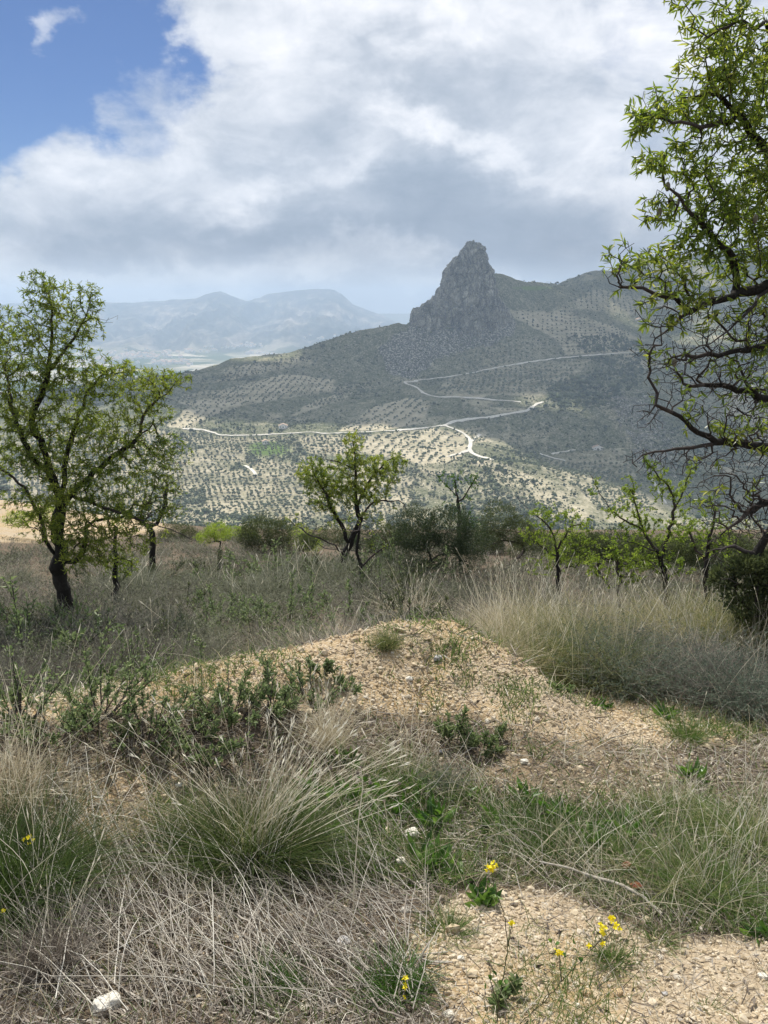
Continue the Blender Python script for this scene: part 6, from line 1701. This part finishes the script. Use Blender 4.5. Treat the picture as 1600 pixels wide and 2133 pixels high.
def heath_shrubs():
    rng = np.random.default_rng(55)
    A = leafy(620, 1240, "low grey-green shrub growing in the dry brush behind the mound", .34, .36, 16, 90, 8.5, group="low shrubs in the dry brush")
    B = dome("heath_bush", "shrub", 430, 1300, 6.6, "low rounded olive-grey bush growing in the dry brush behind the mound", .34, .24, 900, MAT_HEATHG, .6, seed=91, leafn=2600, leafmat=MAT_HEATHG, leafL=.022, leafW=.006, group="low bushes in the dry brush", tall=6)
    C = leafy(250, 1330, "dark narrow-leaved shrub growing in the dry brush behind the mound", .3, .3, 16, 92, 7.5, mat=MAT_BUSHG, group="dark shrubs in the dry brush", W=.007)
    n = 0
    while n < 66:
        y = rng.uniform(5.4, 14); x = rng.uniform(-.52 * y, .1 * y)
        yc = np.interp(x, [p[0] for p in _cxy], [p[1] for p in _cxy])
        if y < yc + 1.0: continue
        o = copy_tree((A, B, C)[n % 3]); s = rng.uniform(1.1, 2.0) * (1 + (y - 6) * .03)
        o.location = (x, y, float(ground_z(x, y)) - .01); o.rotation_euler[2] = rng.uniform(0, 6.28); o.scale = (s, s, s * rng.uniform(.8, 1.1)); n += 1
heath_shrubs()

def rosette(px, py, label, R, n, seed, mat=None):
    rng = np.random.default_rng(900 + seed); c = on_ground(px, py)
    o_ = Geo(); a = rng.uniform(0, 2 * np.pi, n); el = rng.uniform(.25, 1.1, n)
    d = np.stack([np.cos(a) * np.cos(el), np.sin(a) * np.cos(el), np.sin(el)], -1)
    base = c + rand_unit(n, rng) * [R * .35, R * .35, .0]
    base[:, 2] = ground_z(base[:, 0], base[:, 1])
    leaves(o_, base, d, rng.uniform(.6, 1.1, n) * R, rng.uniform(.7, 1.2, n) * R * .24, rng, hexa=True, fold=.15)
    ob = o_.build("rosette", mat or MAT_HERB, None, c); ob.location = c
    tag(ob, label, "herb", "leafy rosettes on the ground")
ROS = [(610, 1720, 'bright rosette at the right foot of the biggest green tussock'), (690, 1740, 'rosette with crowded upright leaves in the near part of the hollow'), (740, 1670, 'dark rosette in the middle of the hollow under the seed stalks'), (650, 1655, 'tall-leaved rosette under the leaning white stalks'), (820, 1690, 'rosette directly above the white stone in the hollow'), (870, 1650, 'dark rosette against the silver-green herb bush'), (1100, 1670, 'dark rosette left of the arching branch twig'), (1200, 1720, 'dark rosette under the arching branch twig'), (1290, 1740, 'rosette between two dark red clay lumps and the path'), (660, 1700, "broad-leaved rosette at the left end of the dark grassy hollow"), (700, 1660, "rosette behind the left one in the hollow, close to the long white stalks"), (760, 1720, "rosette with upright leaves left of the white stone in the hollow"),
       (720, 1590, "dark upright rosette at the foot of the golden straw bundle"), (910, 1710, "rosette just right of the white stone on dark soil"), (980, 1660, "large rosette at the head of the hollow, right side"), (1040, 1720, "large dark rosette left of the lush grass clump"),
       (1160, 1700, "dark rosette behind the lush grass clump"), (1240, 1760, "rosette above the bend of the fallen branch"), (890, 1800, "rosette in the short grass below the hollow"), (960, 1830, "rosette in the short grass left of the tallest yellow flower"),
       (800, 1660, "small rosette under the dry seed heads in the hollow"), (1250, 1475, "dark rosette at the edge of the path under the right bank"), (1380, 1490, "bright rosette beside the path below the right bank"), (1010, 1880, "blue-green rosette on the gravel edge below the tallest yellow flower"),
       (1500, 1900, "pale tall-leaved rosette near the lower right edge"), (1590, 1950, "bright green rosette at the lower right edge"), (1310, 1440, "rosette tucked under the lavender bush"), (1440, 1620, "dark rosette in the thin grass right of the second gravel patch")]
for i, (px, py, lab) in enumerate(ROS): rosette(px, py, lab, (.13, .11, .12, .14, .1)[i % 5] * (.7 if py > 1850 else 1), (26, 34, 22, 30, 18)[i % 5], i)

# ------------------------------------------------------------------ stones, fallen branch, bits
MAT_WHITE = solid_mat("pale_stone", [(.2, (.48, .44, .36)), (.6, (.66, .62, .53)), (.95, (.78, .75, .67))], nscale=25, bump=.5, bdist=.004)
MAT_ORST = solid_mat("ochre_stone", [(.2, (.40, .26, .13)), (.8, (.60, .46, .28))], nscale=30, bump=.4, bdist=.004)
MAT_GRST = solid_mat("grey_stone", [(.2, (.30, .29, .28)), (.8, (.52, .50, .48))], nscale=30, bump=.4, bdist=.004)
MAT_RED = solid_mat("red_clay", [(.2, (.12, .035, .022)), (.8, (.26, .09, .05))], nscale=30, bump=.4, bdist=.004)
def stone(px, py, wpx, label, mat, seed, flat=.65, name="stone"):
    rng = np.random.default_rng(1000 + seed); c = on_ground(px, py); k = c[1] / F
    bm_n = 26; th = np.linspace(0, np.pi, 18); ph = np.arange(bm_n) * 2 * np.pi / bm_n
    S = wpx * k * .5
    V = []
    for a in th:
        for b in ph:
            u = np.array([math.sin(a) * math.cos(b), math.sin(a) * math.sin(b), math.cos(a)]); V.append(u)
    V = np.array(V); sg = np.sign(V) * np.abs(V) ** .85
    V = sg * (1 + .24 * fbm(V[:, 0] * 1.7 + seed, V[:, 1] * 1.7, V[:, 2] * 1.7, oct=4, seed=seed)[:, None] + .10 * cells(V[:, 0] * 1.6 + seed, V[:, 1] * 1.6, V[:, 2] * 1.6, seed)[0][:, None]) * [S * 1.0, S * .8, S * flat]
    rot = rng.uniform(0, 3); cr, sr = math.cos(rot * .3), math.sin(rot * .3)
    V = np.column_stack([V[:, 0] * cr - V[:, 1] * sr, V[:, 0] * sr + V[:, 1] * cr, V[:, 2] + S * flat * .45])
    i = np.arange(len(V)).reshape(18, bm_n); nx = np.roll(i, -1, 1); G = Geo()
    G.add(V, np.stack([i[:-1], i[1:], nx[1:], nx[:-1]], -1).reshape(-1, 4), .5)
    o = G.build(name, mat); o.location = c
    tag(o, label, "stone")
stone(222, 2094, 70, "largest pale squarish stone at the bottom left", MAT_WHITE, 1)
stone(858, 1742, 34, "white angular stone on black soil in the grassy hollow", MAT_WHITE, 2, .8)
stone(912, 1368, 18, "grey-white stone standing out near the top of the gravel mound", MAT_GRST, 3, .8)
stone(852, 1412, 16, "flat cream stone on the gravel slope below the grey-white one", MAT_WHITE, 4)
stone(1203, 1428, 18, "ochre block at the edge of the path below the right bank", MAT_ORST, 5)
stone(835, 1792, 24, "cream stone in the grass under the white angular one", MAT_WHITE, 6)
stone(845, 1896, 22, "cream stone beside the straw at the edge of the bare corner", MAT_WHITE, 7)
stone(715, 1962, 34, "grey-white stone half buried among flattened grass", MAT_GRST, 8, .5)
stone(1092, 1588, 20, "cream stone beside the thin grass on the second gravel patch", MAT_WHITE, 9)
stone(1225, 2070, 26, "ochre stone with a reddish face in the gravel corner", MAT_ORST, 10)
stone(1285, 2070, 28, "second ochre stone beside the reddish one in the gravel corner", MAT_ORST, 11)
stone(1385, 2068, 16, "small blue-grey stone in the gravel corner", MAT_GRST, 12)
stone(1305, 1808, 26, "dark red clay lump behind the fallen branch", MAT_RED, 13, .8)
stone(1325, 1848, 30, "second dark red clay lump right at the fallen branch", MAT_RED, 14, .5)
stone(372, 1632, 16, "pale stone on the stony patch at the left", MAT_WHITE, 15)
stone(935, 2110, 26, "cream stone at the bottom edge near the centre", MAT_WHITE, 16)
stone(500, 1960, 14, "small lilac stone in the litter", MAT_GRST, 17)
stone(1460, 1515, 22, "white flat stone on the path near the green clump", MAT_WHITE, 18)
stone(1590, 2035, 26, "white stone at the right edge of the gravel corner", MAT_WHITE, 19)
stone(920, 1565, 12, "grey stone at the foot of the upright pointed herb", MAT_GRST, 20)
stone(960, 1995, 18, "white stone on the left rim of the gravel corner", MAT_WHITE, 22)
mt_t, N_ = mat_base("turquoise_plastic"); p_ = N_.n('ShaderNodeBsdfPrincipled'); p_.inputs['Base Color'].default_value = (.12, .55, .42, 1); p_.inputs['Roughness'].default_value = .4
o_ = N_.n('ShaderNodeOutputMaterial'); N_.link(p_.outputs[0], o_.inputs[0])
stone(1018, 1547, 10, "tiny turquoise scrap lying beside the green herb", mt_t, 21, .4, "plastic_scrap")

def fallen_branch():
    rng = np.random.default_rng(79)
    pts = [(1378, 1905, .03), (1340, 1868, .05), (1290, 1842, .07), (1225, 1822, .09), (1170, 1802, .11), (1128, 1794, .13), (1085, 1780, .13), (1060, 1772, .12)]
    def P3(px, py, h):
        c = on_ground(px, py + h * 260); return c + [0, 0, h * .6]
    t = Tree(4000)
    t.limb(np.array([P3(*p) for p in pts]), .02, rng, jit=.06)
    for sub in ([(1128, 1794, .13), (1126, 1745, .22), (1100, 1725, .25), (1060, 1720, .25), (1010, 1745, .2)], [(1225, 1822, .09), (1222, 1790, .16), (1205, 1745, .24), (1170, 1700, .3), (1135, 1680, .3)],
                [(1128, 1794, .13), (1090, 1820, .07), (1050, 1840, .03), (1020, 1845, .03)], [(1225, 1822, .09), (1195, 1850, .05), (1175, 1870, .03)], [(1060, 1772, .12), (1020, 1776, .1), (960, 1766, .1), (900, 1755, .12), (850, 1752, .12)],
                [(1128, 1794, .13), (1085, 1750, .18), (1040, 1710, .22), (985, 1720, .2)], [(1170, 1802, .11), (1120, 1770, .14), (1060, 1740, .18)]):
        t.limb(np.array([P3(*p) for p in sub]), .02, rng, jit=.08)
    t.finish(.0013, .0068)
    c = t.P[0].copy(); e = empty("fallen_branch", c, "dry grey branch with thin side twigs lying across the grass, lower right", "branch")
    G = Geo(); t.mesh(G, .0026, 9, 8, rng, rough=.08); G.build("limb", MAT_DEAD, e, c, True)
    G = Geo(); t.mesh(G, 0, .0026, 4, rng); G.build("twigs", MAT_DEAD, e, c, True)
MAT_DEAD = solid_mat("dead_wood", [(.2, (.22, .19, .155)), (.6, (.38, .35, .30)), (.95, (.52, .49, .44))], nscale=80, bump=.4, bdist=.002)
fallen_branch()

# straight dry stalk standing in the middle, with round seed heads
def seed_stalk():
    rng = np.random.default_rng(80); b = on_ground(736, 1905)
    e = empty("seed_head_plant", b, "tall pale dry stalk with round seed heads standing at the centre", "plant")
    G = Geo(); Y = b[1]
    main = np.array([[b, at(738, 1830, Y), at(748, 1700, Y + .02), at(756, 1640, Y + .04), at(752, 1600, Y + .05)]])
    tubes(G, main, np.linspace(.0024, .0014, 5)[None], 5, np.array([.95]))
    P = []
    for a, m, q in (((750, 1690), (775, 1665), (800, 1668)), ((756, 1650), (800, 1640), (832, 1632)), ((748, 1700), (790, 1660), (832, 1630)), ((745, 1760), (700, 1700), (745, 1610)), ((800, 1668), (806, 1700), (808, 1735)), ((752, 1600), (730, 1590), (690, 1600))):
        P.append([at(*a, Y), at(*m, Y + .03), at(*q, Y + .05)])
    tubes(G, np.array(P), np.full((len(P), 3), .0012), 4, np.full(len(P), .9))
    G.build("stalk", MAT_STRAW, e, b)
    for px, py in ((800, 1668), (832, 1632), (752, 1598), (745, 1610), (690, 1600), (771, 1630)):
        G = Geo(); c = at(px, py, Y + .05); n = 60; d = rand_unit(n, rng)
        rocks(G, np.array([c]), np.array([.012]), rng, .8, np.array([.4]))
        leaves(G, np.repeat(c[None], n, 0), d, .009, .002, rng, np.full(n, .5))
        G.build("seed_head", MAT_LITTER, e, b)
seed_stalk()

# ------------------------------------------------------------------ yellow flowers
MAT_YEL, N_ = mat_base("yellow_petal")
p_ = N_.n('ShaderNodeBsdfPrincipled'); p_.inputs['Base Color'].default_value = (.86, .72, .02, 1); p_.inputs['Roughness'].default_value = .6
t_ = N_.n('ShaderNodeBsdfTranslucent'); t_.inputs[0].default_value = (.95, .85, .03, 1); x_ = N_.n('ShaderNodeMixShader'); x_.inputs[0].default_value = .35
N_.link(p_.outputs[0], x_.inputs[1]); N_.link(t_.outputs[0], x_.inputs[2]); o_ = N_.n('ShaderNodeOutputMaterial'); N_.link(x_.outputs[0], o_.inputs[0])
MAT_STEMG = solid_mat("green_brown_stem", [(.2, (.06, .065, .03)), (.9, (.14, .13, .07))], nscale=50, bump=.1)
def flower_plant(label, base_px, stems, heads, seed, leaf_px=()):
    rng = np.random.default_rng(1100 + seed); b = on_ground(*base_px); Y = b[1]
    e = empty("yellow_flower", b, label, "flower", "yellow wild flowers")
    G = Geo()
    for st in stems:
        q = np.array([at(px, py, Y + dy) for px, py, dy in st]); q[0, 2] = min(q[0, 2], q[0, 2])
        q = resample(q, .012, rng, .12); K = len(q)
        tubes(G, q[None], np.linspace(.0018, .0010, K)[None], 4, np.array([.5]))
    G.build("stem", MAT_STEMG, e, b)
    for px, py, dy, n, sp in heads:
        c = at(px, py, Y + dy); k = Y / F
        for _ in range(n):
            f = c + rng.normal(0, 1, 3) * sp * k; G = Geo()
            up = norm(np.array([[rng.normal(0, .5), -.6 + rng.normal(0, .4), .6]]))[0]
            s = norm(np.cross(up, [0.3, .1, 1])[None])[0]; w = np.cross(up, s)
            ds = np.array([s * math.cos(a) + w * math.sin(a) + up * .35 for a in (0.2, 1.77, 3.34, 4.91)])
            leaves(G, np.repeat(f[None], 4, 0), norm(ds), .0088, .0082, rng, np.full(4, .5), hexa=True, fold=.05)
            G.build("blossom", MAT_YEL, e, b)
    if leaf_px:
        G = Geo(); p = np.array([at(px, py, Y + dy) for px, py, dy in leaf_px]); n = len(p)
        leaves(G, p, norm(rand_unit(n, rng) + [0, -.3, .3]), .022, .014, rng, hexa=True); G.build("foliage", MAT_HERB, e, b)
flower_plant("tallest yellow flower cluster, on a stem rising from the bottom edge", (1035, 2140), [[(1035, 2130, 0), (1045, 2050, 0), (1058, 1970, 0), (1050, 1900, 0), (1030, 1850, 0), (1024, 1820, 0)], [(1058, 1970, 0), (1064, 1940, 0), (1066, 1925, 0)], [(1040, 2100, 0), (1020, 2040, 0), (1018, 2000, 0)]],
  [(1022, 1808, 0, 11, 7), (1067, 1921, 0, 3, 3)], 1, [(1025, 2040, 0), (1040, 2050, 0), (1010, 2045, 0), (1050, 2060, 0), (1035, 2035, 0), (1055, 2040, 0), (1022, 1838, 0)])
flower_plant("yellow flower spray leaning over the bare gravel from a long forked stem", (1075, 2150), [[(1075, 2140, 0), (1130, 2090, 0), (1170, 2045, 0), (1210, 2000, 0), (1240, 1970, 0), (1262, 1940, 0)], [(1170, 2045, 0), (1165, 2000, 0), (1164, 1985, 0)], [(1240, 1970, 0), (1275, 1945, 0), (1285, 1932, 0)], [(1130, 2090, 0), (1145, 2060, 0), (1143, 2055, 0)], [(1240, 1970, 0), (1228, 1975, 0)]],
  [(1257, 1935, 0, 5, 5), (1274, 1912, 0, 5, 4), (1287, 1932, 0, 5, 5), (1254, 1967, 0, 2, 3), (1165, 1982, 0, 5, 4), (1228, 1972, 0, 2, 4)], 2, [(1180, 1985, 0), (1150, 1955, 0), (1160, 1960, 0), (1195, 1952, 0), (1142, 2052, 0), (1215, 2000, 0)])
flower_plant("short yellow flower stem at the bottom edge, left of the gravel corner", (845, 2100), [[(845, 2095, 0), (843, 2070, 0), (845, 2035, 0)]], [(845, 2038, 0, 3, 4), (842, 2056, 0, 2, 2), (844, 2076, 0, 1, 1)], 3)
flower_plant("small yellow flowers among the straw at the left edge", (62, 1830), [[(62, 1825, 0), (60, 1780, 0), (60, 1750, 0)]], [(60, 1746, 0, 5, 6), (60, 1758, 0, 1, 2)], 4)
flower_plant("single yellow blossom at the far left edge, lowest on that side", (8, 1960), [[(8, 1955, 0), (8, 1930, 0), (8, 1902, 0)]], [(8, 1899, 0, 2, 2)], 5)
# ------------------------------------------------------------------ haze
def build_haze():
    x0, x1, y0, y1, z0, z1 = -12500, 12500, -950, 10650, -431.5, float(max(FARZ.max(), 190)) + 12
    V = np.array([(x, y, z) for z in (z0, z1) for y in (y0, y1) for x in (x0, x1)], float)
    f = np.array([(0, 2, 3, 1), (4, 5, 7, 6), (0, 1, 5, 4), (2, 6, 7, 3), (0, 4, 6, 2), (1, 3, 7, 5)])
    m, N = mat_base("haze_air")
    v = N.n('ShaderNodeVolumePrincipled')
    v.inputs['Color'].default_value = (.62, .78, 1.0, 1)
    v.inputs['Density'].default_value = HAZE
    v.inputs['Anisotropy'].default_value = 0.25
    o = N.n('ShaderNodeOutputMaterial'); N.link(v.outputs[0], o.inputs['Volume'])
    ob = link_mesh("haze", V, f.ravel(), np.full(6, 4), m)
    tag(ob, kind='stuff')
HAZE = 1.6e-4
build_haze()
